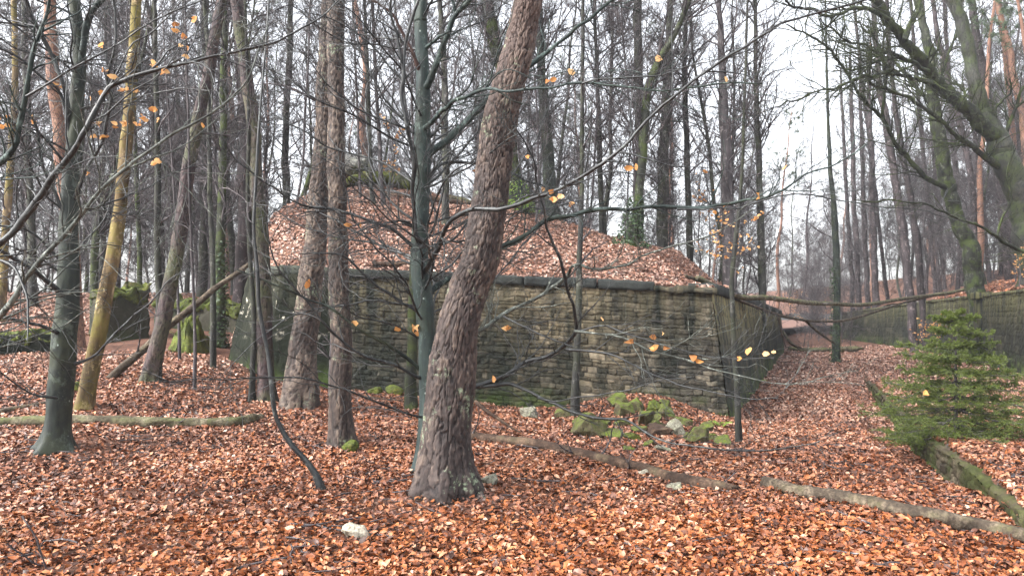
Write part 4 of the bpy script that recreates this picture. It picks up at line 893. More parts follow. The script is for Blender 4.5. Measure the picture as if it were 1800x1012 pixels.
bg('thin red pine trunk far away over the end of the moat', [(1532, 530, 7), (1532, 420, 7), (1531, 320, 6), (1530, 200, 5)], 62, 'red_pine_bark', 90)
bg('mauve trunk leaning to the light above the moat wall', [(1606, 510, 18), (1590, 420, 17), (1573, 310, 16), (1560, 225, 15), (1545, 140, 12), (1535, 0, 9)], 42, 'mauve_bark', 91)
bg('slim mauve trunk close beside the leaning mauve trunk', [(1625, 505, 15), (1612, 420, 14), (1594, 310, 13), (1578, 220, 11), (1566, 120, 9), (1558, 0, 8)], 44, 'mauve_bark', 92)
bg('slender trunk with a slight bend behind the mossy bank tree', [(1720, 440, 13), (1708, 330, 13), (1690, 228, 12), (1670, 150, 11), (1652, 80, 10), (1640, 0, 9)], 40, 'mauve_bark', 93)
bg('straight purple grey trunk between the old oak and the red pines', [(1775, 440, 19), (1755, 320, 18), (1738, 210, 17), (1722, 100, 16), (1708, 0, 15)], 41, 'mauve_bark', 94)
for k, (lab, pts) in enumerate([('orange barked pine high on the bank, nearer the edge of the wood', [(1815, 420, 15), (1801, 240, 14), (1790, 170, 13), (1776, 100, 12), (1762, 40, 11), (1752, 0, 11)]), ('orange barked pine high on the bank, thinner and closer to the oak', [(1790, 420, 12), (1783, 300, 12), (1778, 210, 11), (1768, 110, 10), (1758, 20, 9), (1756, 0, 9)])]):
    bg(lab, pts, 40 + k * 2, 'red_pine_bark', 95 + k, name='red_pine', twigs=(16, 5, 3), bt0=.5)
for k, (x0, x1, w, y) in enumerate([(1560, 1500, 8, 55), (1645, 1600, 9, 50), (1660, 1622, 8, 52), (1740, 1690, 9, 47), (1692, 1660, 10, 50)]):
    bg('slim mauve trunk among the close trees on the bank over the moat wall', [(x0, 500, w), ((x0 * 2 + x1) / 3, 350, w * .95), ((x0 + x1 * 2) / 3, 180, w * .85), (x1, 0, w * .7)], y, 'mauve_bark', 100 + k)['group'] = 'slim trunks on the far bank'

# ------------------------------------------------------------------ mossy tree and old oak on the far bank
def mossy(name, label, pts, Yd, mat, limbs, seed, k=40, flare=.5, twm='mossy_twig_bark', bark='smooth'):
    p = at(pts[0][0], pts[0][1], Yd); foot = np.array([p[0], Yd, float(terrain(p[0], Yd))])
    r = thing(name, label, 'tree', foot)
    P, R, s = trunk_path(pts, Yd, 0, 5, 0.4, foot[2], 0.06)
    b = MB(); bark_tube(b, P, R, s, k, bark, 0.09, 0.2, 0.02, flare, .35, 5, seed); b.build('trunk', M[mat], r)
    for lp, w0, w1, keys in limbs:
        P, R = limb(lp, w0, w1, keys=[Yd + q for q in keys], step=.12, wob=.012)
        b = MB(); limb_mesh(b, P, R, dens=2.6, ln=(.8, 2.6), k=9, up=.12, flat=.8, lvl=3, twr=.005, rcap=.03); b.build('limb', M[twm], r)
    return r
mossy('mossy_tree', 'grey green tree with a bright mossy foot leaning out over the moat wall', [(1724, 503, 34), (1708, 450, 29), (1690, 400, 27), (1668, 330, 26), (1655, 270, 23), (1648, 225, 21), (1640, 170, 19), (1634, 110, 16), (1622, 40, 13), (1612, 0, 12)], 33.5, 'mossy_bark', [
    ([(1670, 335), (1656, 328), (1630, 312), (1607, 290), (1588, 268), (1573, 249), (1553, 212), (1530, 188), (1515, 170), (1490, 133), (1470, 100), (1457, 83), (1420, 60), (1407, 54), (1380, 45)], 12, 3, [0, -1, -3, -4]),
    ([(1555, 215), (1552, 180), (1556, 130), (1548, 90), (1530, 60), (1510, 40)], 7, 3, [-2, -3]),
    ([(1650, 240), (1630, 180), (1600, 140), (1570, 110), (1520, 90), (1470, 70)], 10, 3, [0, 2, 3]),
    ([(1642, 180), (1660, 120), (1680, 60), (1690, 0)], 8, 4, [0, 1])], 110)
mossy('old_oak', 'big old oak with thick moss covered limbs arching over the moat', [(1822, 420, 52.1), (1800, 360, 47.0), (1784, 322, 45.4), (1770, 290, 43.7), (1758, 262, 40.3), (1748, 235, 31.9), (1738, 212, 25.2), (1722, 170, 22.7), (1713, 140, 21.8), (1704, 90, 21.0), (1690, 40, 19.3), (1672, 0, 18.5)], 31.5, 'oak_bark', [
    ([(1752, 248), (1735, 228), (1706, 199), (1680, 176), (1656, 154), (1638, 134), (1623, 112), (1608, 92), (1594, 75), (1575, 52), (1561, 33), (1540, 0), (1520, -30)], 30, 15, [0, -2, -4]),
    ([(1765, 296), (1748, 288), (1730, 276), (1714, 261), (1692, 246), (1669, 228), (1645, 204), (1615, 183), (1590, 170), (1561, 160), (1532, 145), (1510, 128)], 15, 4, [0, -2, -4]),
    ([(1636, 146), (1620, 140), (1594, 135), (1570, 131), (1544, 131), (1515, 136), (1490, 143), (1460, 156), (1428, 166), (1395, 178), (1358, 187)], 9, 2.5, [-2.5, -5, -7]),
    ([(1632, 126), (1615, 118), (1590, 104), (1560, 108), (1544, 110), (1520, 118), (1500, 125), (1470, 120)], 9, 3, [-3, -5]),
    ([(1592, 105), (1570, 95), (1540, 88), (1515, 78), (1490, 74), (1460, 50), (1445, 30)], 7, 2.5, [-3.5, -6]),
    ([(1575, 52), (1550, 28), (1503, 14), (1480, 24), (1457, 27), (1430, 20), (1400, 10), (1380, 2)], 10, 4, [-4, -7]),
    ([(1590, 72), (1600, 40), (1612, 20), (1618, -10)], 12, 7, [-3.5, -3]),
    ([(1744, 220), (1750, 190), (1765, 175), (1778, 160), (1776, 140)], 7, 3, [0, -1]),
    ([(1762, 250), (1780, 200), (1790, 172), (1800, 150), (1820, 120)], 8, 4, [0, -1]),
    ([(1728, 180), (1700, 170), (1690, 150), (1660, 138), (1640, 120)], 7, 3, [0, 2])], 113, 64, .4, bark='pine')
lb = thing('mossy_branch', 'long thin mossy branch slanting down past the old oak from outside the picture', 'branch', at(1900, 470, 16))
P, R = limb([(1900, 480), (1800, 440), (1752, 419), (1720, 398), (1690, 382), (1640, 363), (1600, 355), (1560, 352), (1500, 350)], 8, 2, keys=[16, 15.5, 15], step=.06)
b = MB(); limb_mesh(b, P, R, dens=4, ln=(.3, .9)); b.build('stem', M['mossy_twig_bark'], lb)
P, R = limb([(1752, 419), (1765, 380), (1780, 350), (1770, 300), (1785, 262)], 5, 2.5, keys=[15.8, 15.6], step=.06); b = MB(); limb_mesh(b, P, R, dens=4, ln=(.2, .6)); b.build('fork', M['mossy_twig_bark'], lb)

# ------------------------------------------------------------------ the wood behind: prototypes, then copies
def proto(name, seed, h, r, mat, twm, n1, bl, ang, up, n2, n3, bt0=.15, lean=.07):
    g = thing(name, 'x', 'tree', (0, 0, -100))
    zz = np.linspace(0, 1, 10); rg = np.random.default_rng(seed)
    W = np.cumsum(rg.normal(0, lean * h * .12, (10, 2)), 0); W -= W[0]
    rows = np.concatenate([W, (zz * h - 100.2)[:, None], (r * (1 - zz * .85))[:, None]], 1)
    S_, s_ = spline(rows, step=.25)
    b = MB(); bark_tube(b, S_[:, :3], S_[:, 3], s_, 14, 'smooth', amp=.006, flare=.35, seed=seed); b.build('trunk', M[mat], g)
    b = MB(); P1, R1 = grow(S_[:, :3], S_[:, 3], n1, bl, ang, up, .2, 8, bt0, 1, .42, .006, 1, .35, True, .035); b.tubes(P1, R1, 4)
    P2, R2_ = grow(P1, R1, n2, (.25, .65), (.4, 1.0), up * .7, .2, 5, .12, 1, .6, .005); b.tubes(P2, R2_, 3)
    if n3: b.tubes(*grow(P2, R2_, n3, (.35, .85), (.4, 1.0), up * .6, .2, 4, .1, 1, .7, .0045), 3)
    b.build('crown', M[twm], g); return g, S_
PR = []
for k, (h, r, mat, n1, bl, ang, up, n2, n3) in enumerate([
        (17, .11, 'grey_bark', 60, (1.2, 3.8), (.6, 1.25), .13, 9, 6), (15, .08, 'grey_bark', 64, (1.0, 3.0), (.5, 1.15), .18, 9, 6),
        (18, .14, 'mauve_bark', 50, (1.4, 4.2), (.6, 1.3), .10, 9, 6), (13, .055, 'twig_bark', 64, (.8, 2.6), (.5, 1.1), .2, 9, 6),
        (16, .10, 'mossy_bark', 56, (1.2, 3.6), (.6, 1.3), .12, 9, 6), (11, .035, 'twig_bark', 60, (.7, 2.4), (.5, 1.1), .2, 9, 6)]):
    PR.append(proto('bare_tree', 200 + k, h, r, mat, 'twig_bark', n1, bl, ang, up, n2, n3)[0])
def pine_proto(seed, h, r):
    g, S_ = proto('pine_tree', seed, h, r, 'red_pine_bark', 'twig_bark', 16, (1, 2.4), (.9, 1.4), .12, 4, 0, .62)
    P1, R1 = grow(S_[:, :3], S_[:, 3], 26, (1.0, 2.8), (.8, 1.4), .15, .15, 6, .62, 1, .3, .008, 1, .3, True); P2, R2_ = grow(P1, R1, 7, (.25, .5), (.4, .9), .2, .15, 4, .3, 1)
    b = MB(); P1, R1 = grow(P2, R2_, 26, (.10, .22), (.3, 1.1), .2, .05, 2, .35, 1, .3, .004, 1, 0, True); R1[:] = .006; b.tubes(P1, R1, 3, tone=RNG.uniform(0, 1, len(P1)).repeat(6))
    b.build('needles', M['pine_needles'], g); return g
PP = [pine_proto(220, 20, .2), pine_proto(221, 18, .16)]

PS = [proto('bare_shrub', 230, 5.0, .03, 'twig_bark', 'twig_bark', 34, (.9, 2.6), (.5, 1.2), .15, 8, 6, .04, .12)[0], proto('bare_shrub', 231, 3.6, .022, 'twig_bark', 'twig_bark', 30, (.8, 2.2), (.6, 1.3), .1, 8, 6, .04, .15)[0], proto('bare_shrub', 232, 7.0, .04, 'mauve_bark', 'twig_bark', 44, (.9, 2.8), (.5, 1.2), .15, 8, 6, .06, .1)[0]]
placed = []
def spot(x, y, dmin):
    if any((x - a) ** 2 + (y - c) ** 2 < dmin ** 2 for a, c in placed): return False
    placed.append((x, y)); return True
protos = {'bushy': PS[0], 'low spreading': PS[1], 'tall wispy': PS[2], 'slender grey': PR[0], 'slim upright grey': PR[1], 'stout mauve': PR[2], 'thin dark': PR[3], 'mossy': PR[4], 'whip thin': PR[5], 'needled': PP[0], 'tall needled': PP[1]}
SH = ('bushy', 'low spreading', 'tall wispy'); used = set(); count = {}
def plant(kind, x, y, zone, sc=None):
    z = float(terrain(x, y)); pr = protos[kind]; pr['category'] = 'shrub' if kind in SH else 'tree'
    lab = f'{kind} {"pine" if "needled" in kind else "bare shrub" if kind in SH else "bare tree"} {zone}'
    grp = f'{kind} {"shrubs" if kind in SH else "trees"} {zone}'
    sc = sc or RNG.uniform(.85, 1.2); rz = RNG.uniform(0, 2 * PI); tl = tuple(RNG.normal(0, .05, 2))
    if kind not in used:
        used.add(kind); pr.location = (x, y, z); pr.rotation_euler = (*tl, rz); pr.scale = (sc,) * 3; pr['label'] = lab; pr['group'] = grp
    else: copy_thing(pr, (x, y, z), rz, sc, lab, grp, tl)
KN = [k for k in protos if k not in SH]
def fill(n, x0, x1, y0, y1, zone, probs, ok, dmin=1.0, kn=None):
    k = 0
    for _ in range(n * 40):
        if k >= n: break
        y = y0 + (y1 - y0) * RNG.uniform() ** 0.8; px = RNG.uniform(x0, x1); x = (px - 900) / F * y
        if not ok(x, y) or not spot(x, y, dmin): continue
        kk = kn or KN; plant(kk[RNG.choice(len(kk), p=np.array(probs) / sum(probs))], x, y, zone); k += 1
left_ok = lambda x, y: (x < -8.5) or y > 34
mid_ok = lambda x, y: st_of(x, y)[1] < -1.2 and in_mound(x, y)
far_ok = lambda x, y: st_of(x, y)[1] < -1.2 or in_bank(x, y)
fill(32, -80, 470, 24, 50, 'in the wood behind the mossy parapet', (4, 3, 2, 3, 2, 2, .6, .3), left_ok)
fill(24, 430, 1000, 27, 60, 'in the thicket on top of the mound', (4, 4, 1, 4, 1.5, 3, .5, .3), mid_ok, 1.9)
fill(19, 950, 1390, 24, 60, 'in the twiggy thicket above the wall corner', (4, 5, 1, 5, 1, 3, .2, .2), mid_ok, 2.2)
fill(34, 1560, 1880, 36, 62, 'on the wooded bank over the far moat wall', (2, 2, 4, 2, 1, 1, .3, .8), in_bank)
fill(24, -60, 1000, 55, 95, 'deep in the hazy wood behind the mound', (4, 3, 3, 2, 1, 2, 1.5, 1), lambda x, y: x < -9 or in_mound(x, y), 1.5)
fill(11, 1000, 1400, 55, 95, 'deep in the hazy wood behind the corner thicket', (4, 3, 2, 2, 1, 2, 1, 1), lambda x, y: st_of(x, y)[1] < -1, 1.5)
fill(18, 1500, 1900, 62, 110, 'far off on the hazy bank beside the moat', (2, 2, 4, 2, 1, 1, 1, 2), lambda x, y: x > rw_x(y) + 1, 1.5)
fill(14, 1380, 1500, 66, 120, 'far away beyond the end of the moat', (2, 3, 1, 2, 1, 3, 0, .5), lambda x, y: True, 2)
fill(9, 480, 1150, 16.5, 25, 'growing out of the leaf covered mound slope', (1,), lambda x, y: in_mound(x, y) and st_of(x, y)[1] < -1.5, 1.3, ['whip thin'])
fill(12, 430, 1150, 19.5, 34, 'on the leaf covered mound between the trunks', (2, 2, 3), lambda x, y: in_mound(x, y) and st_of(x, y)[1] < -1 and not (-7.5 < x < 1.5 and y < 25.5), .8, list(SH))
fill(8, 1150, 1400, 21, 45, 'beside the wall corner thicket', (2, 2, 3), mid_ok, .8, list(SH))
fill(16, 1480, 1800, 37, 55, 'along the top of the far moat wall', (3, 3, 2), in_bank, .8, list(SH))
fill(22, 1380, 1520, 62, 95, 'closing off the far end of the moat', (3, 2, 3), lambda x, y: True, 1.0, list(SH))
fill(16, -40, 430, 22, 36, 'on the bank behind the concrete ruin', (2, 2, 3), lambda x, y: x < -8.5, 1.0, list(SH))
fill(9, 1385, 1500, 46, 60, 'on the moat bottom before its far end', (2, 4, 0), lambda x, y: 0.5 < st_of(x, y)[1] < 7, .7, list(SH))
for pr in protos.values():
    if pr.location.z < -50:
        for c in list(pr.children): bpy.data.objects.remove(c)
        bpy.data.objects.remove(pr)
# ------------------------------------------------------------------ young beeches that keep their withered leaves
def leaf_quads(b, C, size, hang=0.6):
    K = len(C); N = RNG.normal(size=(K, 3)); N[:, 2] *= hang; N = nrm(N)
    V, Q, T, ta, pa = leaf_mesh(C, N, RNG.uniform(size[0], size[1], K), RNG.uniform(0, 1, K), np.zeros(K), True)
    b.add(V, Q, T, tone=ta)
def young_beech(label, px, py, Y, h, n, spread):
    p = at(px, py, Y); foot = np.array([p[0], Y, float(terrain(p[0], Y))]); r = thing('young_beech', label, 'sapling', foot)
    rows = np.array([[*foot, .025], [*(foot + (.05, 0, h * .5)), .018], [*(foot + (-.05, 0, h)), .006]]); S_, _ = spline(rows, step=.1)
    b = MB(); b.tubes(S_[:, :3], S_[:, 3], 7); b.build('stem', M['twig_bark'], r)
    P1, R1 = grow(S_[:, :3], S_[:, 3], n, spread, (.8, 1.4), .08, .1, 6, .2, 1, .5, .004, .4, .4, True); P2, R2_ = grow(P1, R1, 5, (.2, .5), (.4, .9), .05, .1, 4, .2, 1, .6, .003, .4)
    b = MB(); b.tubes(P1, R1, 4); b.tubes(P2, R2_, 3); b.build('crown', M['twig_bark'], r)
    C = P2[:, 1:].reshape(-1, 3); C = C[RNG.uniform(size=len(C)) < .45] + RNG.normal(0, .03, (1, 3))
    b = MB(); leaf_quads(b, C, (.07, .12)); b.build('withered_leaves', M['golden_leaf'], r)
young_beech('small beech with withered orange leaves behind the top of the wall corner', 1290, 450, 19, 1.9, 18, (.5, 1.5))
young_beech('small beech with a few withered leaves right of the mound', 1245, 400, 24, 3.2, 14, (.4, 1.3))
young_beech('leafy orange beech bush on the bank over the far moat wall', 1640, 490, 37, 1.6, 26, (.6, 1.7))
young_beech('orange leaved beech sapling on the bank at the edge of the picture', 1790, 440, 30, 1.3, 18, (.4, 1.2))
young_beech('far orange leaved beech sapling nearer the retaining wall at the moat end', 1400, 560, 62, 3.4, 30, (.7, 1.9))
young_beech('far orange leaved beech sapling nearer the lone ivy tree at the moat end', 1452, 565, 60, 3.6, 30, (.7, 1.8))
young_beech('slight beech with pale yellow leaves beside the mossy slab on the mound', 690, 340, 22.5, 1.9, 10, (.3, .9))

# withered golden leaves on the near beech limbs
SP = [(18, 222, 3), (55, 208, 2), (105, 155, 2), (140, 167, 3), (165, 165, 2), (178, 75, 1), (185, 126, 2), (178, 217, 2), (206, 220, 2), (190, 242, 3), (168, 238, 1), (230, 157, 3), (218, 160, 2), (222, 218, 4), (240, 214, 3), (256, 206, 3), (268, 196, 3), (272, 210, 2), (275, 285, 2), (295, 37, 2), (325, 62, 2), (318, 82, 3), (335, 32, 2), (280, 132, 2), (266, 112, 2), (352, 220, 1), (150, 312, 1), (200, 136, 1), (4, 205, 2), (605, 395, 1), (700, 575, 1), (728, 575, 2), (735, 580, 1), (755, 598, 1), (810, 612, 1), (893, 582, 2), (870, 668, 1), (930, 272, 1), (953, 330, 1), (975, 346, 3), (985, 350, 3), (1007, 356, 2), (965, 136, 2), (995, 128, 1), (1103, 294, 2), (1150, 588, 1), (1163, 586, 1), (1151, 610, 2), (1112, 600, 1), (1178, 618, 1), (1222, 635, 2), (1302, 632, 1), (1322, 621, 1), (1348, 622, 1), (1361, 621, 2), (1380, 293, 1), (1340, 350, 1), (1280, 146, 1), (1160, 106, 1), (905, 115, 2), (912, 108, 2), (1240, 300, 1), (1628, 688, 1), (620, 570, 1), (540, 500, 1), (1060, 560, 1), (640, 395, 1), (840, 300, 1)]
allp = [(r, P, *proj(P)) for r, P in LIMBS]
per = {}
for px, py, n in SP:
    best = min(((np.hypot(a - px, c - py).min(), k) for k, (r, P, a, c) in enumerate(allp)))
    r, P, a, c = allp[best[1]]; j = int(np.argmin(np.hypot(a - px, c - py)))
    C0 = at(px, py, P[j][1]); S0 = P[j]
    tw = np.linspace(0, 1, 5)[:, None]; path = S0 * (1 - tw) + (C0 + (0, 0, .03)) * tw + RNG.normal(0, .006, (5, 3)) * np.sin(tw * PI)
    d = per.setdefault(r.name, (r, [], []))
    d[1].append(path); d[2].append(C0 + RNG.normal(0, .028, (n, 3)) * np.array([1, 1, .7]))
for r, paths, C in per.values():
    for q in paths:
        b = MB(); b.tubes(q[None], np.full((1, 5), .0022), 4); b.build('leaf_twig', M['branch_bark'], r)
    C = np.concatenate(C); b = MB(); K = len(C); N = RNG.normal(size=(K, 3)); N[:, 2] *= .35; N[:, 1] -= .7; N = nrm(N)
    V, Q, T, ta, pa = leaf_mesh(C, N, RNG.uniform(.06, .10, K) * (np.clip(C[:, 1] / 6.5, .8, 1.2)), RNG.uniform(0, 1, K), np.zeros(K), True); b.add(V, Q, T, tone=ta); b.build('withered_leaves', M['golden_leaf'], r)

# ------------------------------------------------------------------ logs and fallen wood
def log(name, label, pix, r0, r1, mat, cat='log', k=22, rise=0.75, seed=0, twig=0, keys=None, knots=True, step=.04):
    """pix: points along the underside on the ground, or with keyed depth"""
    P = []
    for i, (px, py) in enumerate(pix):
        g = onground(px, py) if keys is None else at(px, py, np.interp(i / (len(pix) - 1), np.linspace(0, 1, len(keys)), keys))
        P.append(g + (0, 0, (r0 + (r1 - r0) * i / (len(pix) - 1)) * rise if keys is None else 0))
    P = np.array(P); P[:, 2] -= r0 * .1 if keys is None else 0; rr = np.linspace(r0, r1, len(P)); S_, s_ = spline(np.concatenate([P, rr[:, None]], 1), step=step)
    g = thing(name, label, cat, S_[len(S_) // 2, :3])
    n = len(S_); th = np.arange(k) * 2 * PI / k; TH, SS = np.meshgrid(th, s_)
    T = nrm(np.gradient(S_[:, :3], axis=0)); Ux = nrm(np.cross(T, [0, 0, 1.0])); W = np.cross(T, Ux)
    R_ = S_[:, 3][:, None] * (1 + .10 * vnoise(SS * 2.5, np.cos(TH) * 1.2 + 5, seed) * 2 + .22 * fbm(SS * 5, np.sin(TH) * 2.4 + np.cos(TH) * 1.5, seed + 2, 4))
    R_ += S_[:, 3][:, None] * .16 * fbm(SS * 14, np.cos(TH) * 4 + np.sin(TH) * 3, seed + 6, 4) + (S_[:, 3][:, None] * .10 * np.abs(vnoise(SS * 1.2, TH * 5.5, seed + 8)))
    R_ *= (1 - .55 * sst(s_[-1] - .35, s_[-1], s_))[:, None]; R_[0] *= .8; R_[-1] *= .75
    V = S_[:, None, :3] + R_[..., None] * (np.cos(TH)[..., None] * Ux[:, None] + np.sin(TH)[..., None] * W[:, None])
    V[0] += RNG.normal(0, r0 * .25, (k, 1)) * T[0]; V[-1] += RNG.normal(0, r1 * .5, (k, 1)) * T[-1]
    i = np.arange(n * k).reshape(n, k); Q = np.stack([i[:-1], np.roll(i[:-1], -1, 1), np.roll(i[1:], -1, 1), i[1:]], -1).reshape(-1, 4)
    Vf = np.vstack([V.reshape(-1, 3), V[0].mean(0), V[-1].mean(0)]); e = n * k
    T3 = [(e, i[0, (j + 1) % k], i[0, j]) for j in range(k)] + [(e + 1, i[-1, j], i[-1, (j + 1) % k]) for j in range(k)]
    b = MB(); b.add(Vf, Q, np.array(T3)); b.build('log_body', M[mat], g)
    if twig:
        P1, R1 = grow(S_[:, :3], S_[:, 3], twig, (.15, .7), (.5, 1.2), .25, .2, 6, .05, 1, .3, .006, .8, .2, True)
        for j in range(twig):
            b = MB(); b.tubes(P1[j:j + 1], R1[j:j + 1], 6); b.tubes(*grow(P1[j:j + 1], R1[j:j + 1], 3, (.3, .7), (.5, 1), .1, .15, 5), 4); b.build('broken_branch', M['twig_bark'], g)
    return g
log('fallen_log', 'pale moss streaked fallen log lying behind the dark smooth beech, splintered at one end', [(-70, 757), (0, 750), (130, 746), (230, 748), (330, 750), (400, 750), (432, 745), (462, 738)], .072, .08, 'mossy_log_wood', seed=1, twig=3)
log('fallen_log', 'dark rotten fallen log running from the leaning pine past the rubble heap', [(800, 768), (850, 776), (933, 786), (998, 800), (1097, 824), (1186, 850), (1250, 862), (1296, 868)], .066, .075, 'rotten_log_wood', seed=2, twig=7)
log('fallen_log', 'long grey brown fallen trunk lying across the moat path to the drain', [(1340, 857), (1400, 870), (1460, 880), (1520, 892), (1590, 908), (1650, 920), (1725, 936), (1800, 953), (1920, 980)], .066, .07, 'grey_log_wood', seed=3)
log('dead_trunk', 'dead bare trunk leaning up from the bank against the mauve pine', [(166, 690), (210, 650), (255, 612), (300, 570), (345, 535), (380, 505), (420, 478), (452, 452)], .075, .04, 'grey_log_wood', seed=4, keys=[12.9, 13.6, 14.2], twig=5)
log('fallen_branch', 'short dead branch propped in the leaves behind the leaning pine foot', [(835, 705), (860, 725), (890, 745), (915, 760)], .03, .02, 'rotten_log_wood', 'branch', k=10, seed=5, keys=[11.2, 10.7])
log('fallen_branch', 'rotten branch lying along the foot of the wall behind the green beech', [(630, 700), (680, 706), (735, 708)], .04, .03, 'rotten_log_wood', 'branch', k=10, seed=6, twig=2)
log('fallen_branch', 'old grey branch with side shoots lying behind the pale mossy log', [(-30, 735), (30, 722), (80, 712), (135, 706)], .05, .03, 'grey_log_wood', 'branch', k=10, seed=7, twig=5)
log('mossy_log', 'moss covered log lying up the steep end of the mound', [(478, 432), (500, 400), (525, 368), (548, 344)], .13, .10, 'mossy_log_wood', seed=8, keys=[17.5, 19.5, 21.5], k=14)
log('rotten_log', 'dark rotten log half sunk in the leaves on the crest of the mound', [(655, 343), (700, 344), (760, 350), (830, 358)], .08, .06, 'rotten_log_wood', seed=9, keys=[22, 21.5, 21.5], k=12)
log('mossy_log', 'mossy green log at the crest of the mound beside the leaning pine', [(785, 346), (800, 349), (832, 356)], .09, .08, 'mossy_log_wood', seed=12, keys=[21.8, 21.6], k=12)
log('rotten_log', 'dark rotten log lying just above the wall coping', [(655, 463), (690, 464), (725, 462)], .05, .05, 'rotten_log_wood', seed=13, keys=[15.6, 15.6], k=12)
# fallen trunks spanning the moat
ft = log('fallen_tree', 'thin fallen trunk bridging the moat from wall to wall, upper of two', [(1225, 488), (1297, 521), (1345, 523), (1395, 529), (1430, 533), (1470, 534), (1502, 536), (1540, 533), (1575, 527), (1620, 521), (1672, 514), (1710, 505)], .055, .078, 'mossy_log_wood', 'trunk', 14, seed=14, keys=[15.5, 20, 27, 33, 36.5], twig=18, step=.1)
log('fallen_tree', 'thinner dark fallen trunk sagging into the moat under the other', [(1205, 485), (1236, 496), (1291, 524), (1339, 543), (1381, 557), (1430, 564), (1484, 563), (1539, 548), (1585, 533), (1640, 520)], .036, .05, 'grey_log_wood', 'trunk', 12, seed=15, keys=[14.6, 19, 25, 31, 35.5], twig=22, step=.1)
log('fallen_branch', 'dead stick leaning from the end of the retaining wall to the moat bottom', [(1375, 582), (1392, 604), (1412, 613)], .09, .06, 'grey_log_wood', 'branch', 10, seed=16, keys=[42, 40], step=.1)
log('fallen_branch', 'dead stick hanging straight down from the fallen trunks', [(1368, 556), (1374, 585), (1382, 612)], .05, .03, 'rotten_log_wood', 'branch', 8, seed=17, keys=[34, 33.5], step=.1)
log('fallen_branch', 'pale thin stick slanting from the fallen trunks down to the ivy tree foot', [(1415, 562), (1440, 585), (1470, 606)], .05, .03, 'grey_log_wood', 'branch', 8, seed=18, keys=[26, 28], step=.1)
log('mossy_log', 'bright mossy log on the moat bottom beside the ivy tree', [(1477, 614), (1500, 613), (1515, 612)], .16, .14, 'mossy_log_wood', seed=19, keys=[42, 42], k=12)
log('mossy_log', 'low mossy log lying across the moat bottom in front of the far end', [(1385, 613), (1420, 615), (1462, 614)], .14, .12, 'mossy_log_wood', seed=20, keys=[44, 43], k=12, twig=4)
log('fallen_branch', 'bare branched stick lying in the leaves before the spruce', [(1490, 775), (1515, 795), (1545, 798)], .022, .012, 'rotten_log_wood', 'branch', 8, seed=21, twig=4)
log('fallen_branch', 'bare twiggy branch lying at the lower edge of the leaf carpet', [(-10, 925), (40, 955), (75, 975), (85, 1020)], .014, .008, 'rotten_log_wood', 'branch', 8, seed=22, twig=6)

# ------------------------------------------------------------------ stones
def rock(name, label, px, py, w, h, mat, cat='stone', group=None, seed=0, depth=None, f=ground_h, tilt=0.35, sink=.18, pw=12.0):
    g = onground(px, py, f); rg = np.random.default_rng(seed); sx = w * 1.15 * g[1] / F / 2; sz = h * 1.2 * g[1] / F / 2; sy = depth or (sx * rg.uniform(.7, 1.0))
    n = 20; lin = np.linspace(-1, 1, n); A, B = np.meshgrid(lin, lin); o = np.ones_like(A); S = []
    for s1 in (-1, 1): S += [np.stack([A, B, o * s1], -1), np.stack([A, o * s1, B], -1), np.stack([o * s1, A, B], -1)]
    V = np.concatenate([q.reshape(-1, 3) for q in S]); Q = []
    for k in range(6):
        i = np.arange(n * n).reshape(n, n) + k * n * n; q = np.stack([i[:-1, :-1], i[:-1, 1:], i[1:, 1:], i[1:, :-1]], -1).reshape(-1, 4); Q.append(q if k in (1, 2, 3)[:1] or k in (2, 3, 0)[:0] else q)
    u, inv = np.unique(np.round(V, 5), axis=0, return_inverse=True); Q = inv.ravel()[np.concatenate(Q)]; V = u
    V = V / (np.abs(V) ** pw).sum(1, keepdims=True) ** (1 / pw)
    for _ in range(7):
        d = nrm(rg.normal(size=3)); c = rg.uniform(.7, 1.05); q = V @ d; V = V - np.clip(q - c, 0, None)[:, None] * d
    V = V + (.07 if pw < 5 else .05) * np.stack([fbm(V[:, 0] * 2 + j * 5, V[:, 1] * 2 + V[:, 2] * 1.7, seed + j, 4) for j in range(3)], 1)
    fl = (np.einsum('ij,ij->i', np.cross(V[Q[:, 1]] - V[Q[:, 0]], V[Q[:, 2]] - V[Q[:, 0]]), V[Q].mean(1)) < 0); Q[fl] = Q[fl][:, ::-1]
    V = V * np.array([sx, sy, sz]); a, c, e = rg.uniform(-.5, .5), rg.normal(0, tilt), rg.normal(0, tilt)
    Rz = np.array([[math.cos(a), -math.sin(a), 0], [math.sin(a), math.cos(a), 0], [0, 0, 1]]); Ry = np.array([[math.cos(c), 0, math.sin(c)], [0, 1, 0], [-math.sin(c), 0, math.cos(c)]]); Rx = np.array([[1, 0, 0], [0, math.cos(e), -math.sin(e)], [0, math.sin(e), math.cos(e)]])
    V = V @ (Rz @ Ry @ Rx).T; base = g + (0, sy, 0); base[2] = float(f(base[0], base[1]))
    V = V * 1.0 + base + (0, 0, sz * (1 - 2 * sink))
    V = V + .012 * np.stack([fbm(V[:, 0] * 22 + j * 5, V[:, 1] * 22 + V[:, 2] * 19, seed + j + 40, 3) for j in range(3)], 1); me = mesh(name, V - base, Q, None, None, True); me.materials.append(M[mat]); o = bpy.data.objects.new(name, me); COL.objects.link(o); o.location = base
    return tag(o, label, cat, group)
GR = 'mossy stones of the rubble heap'
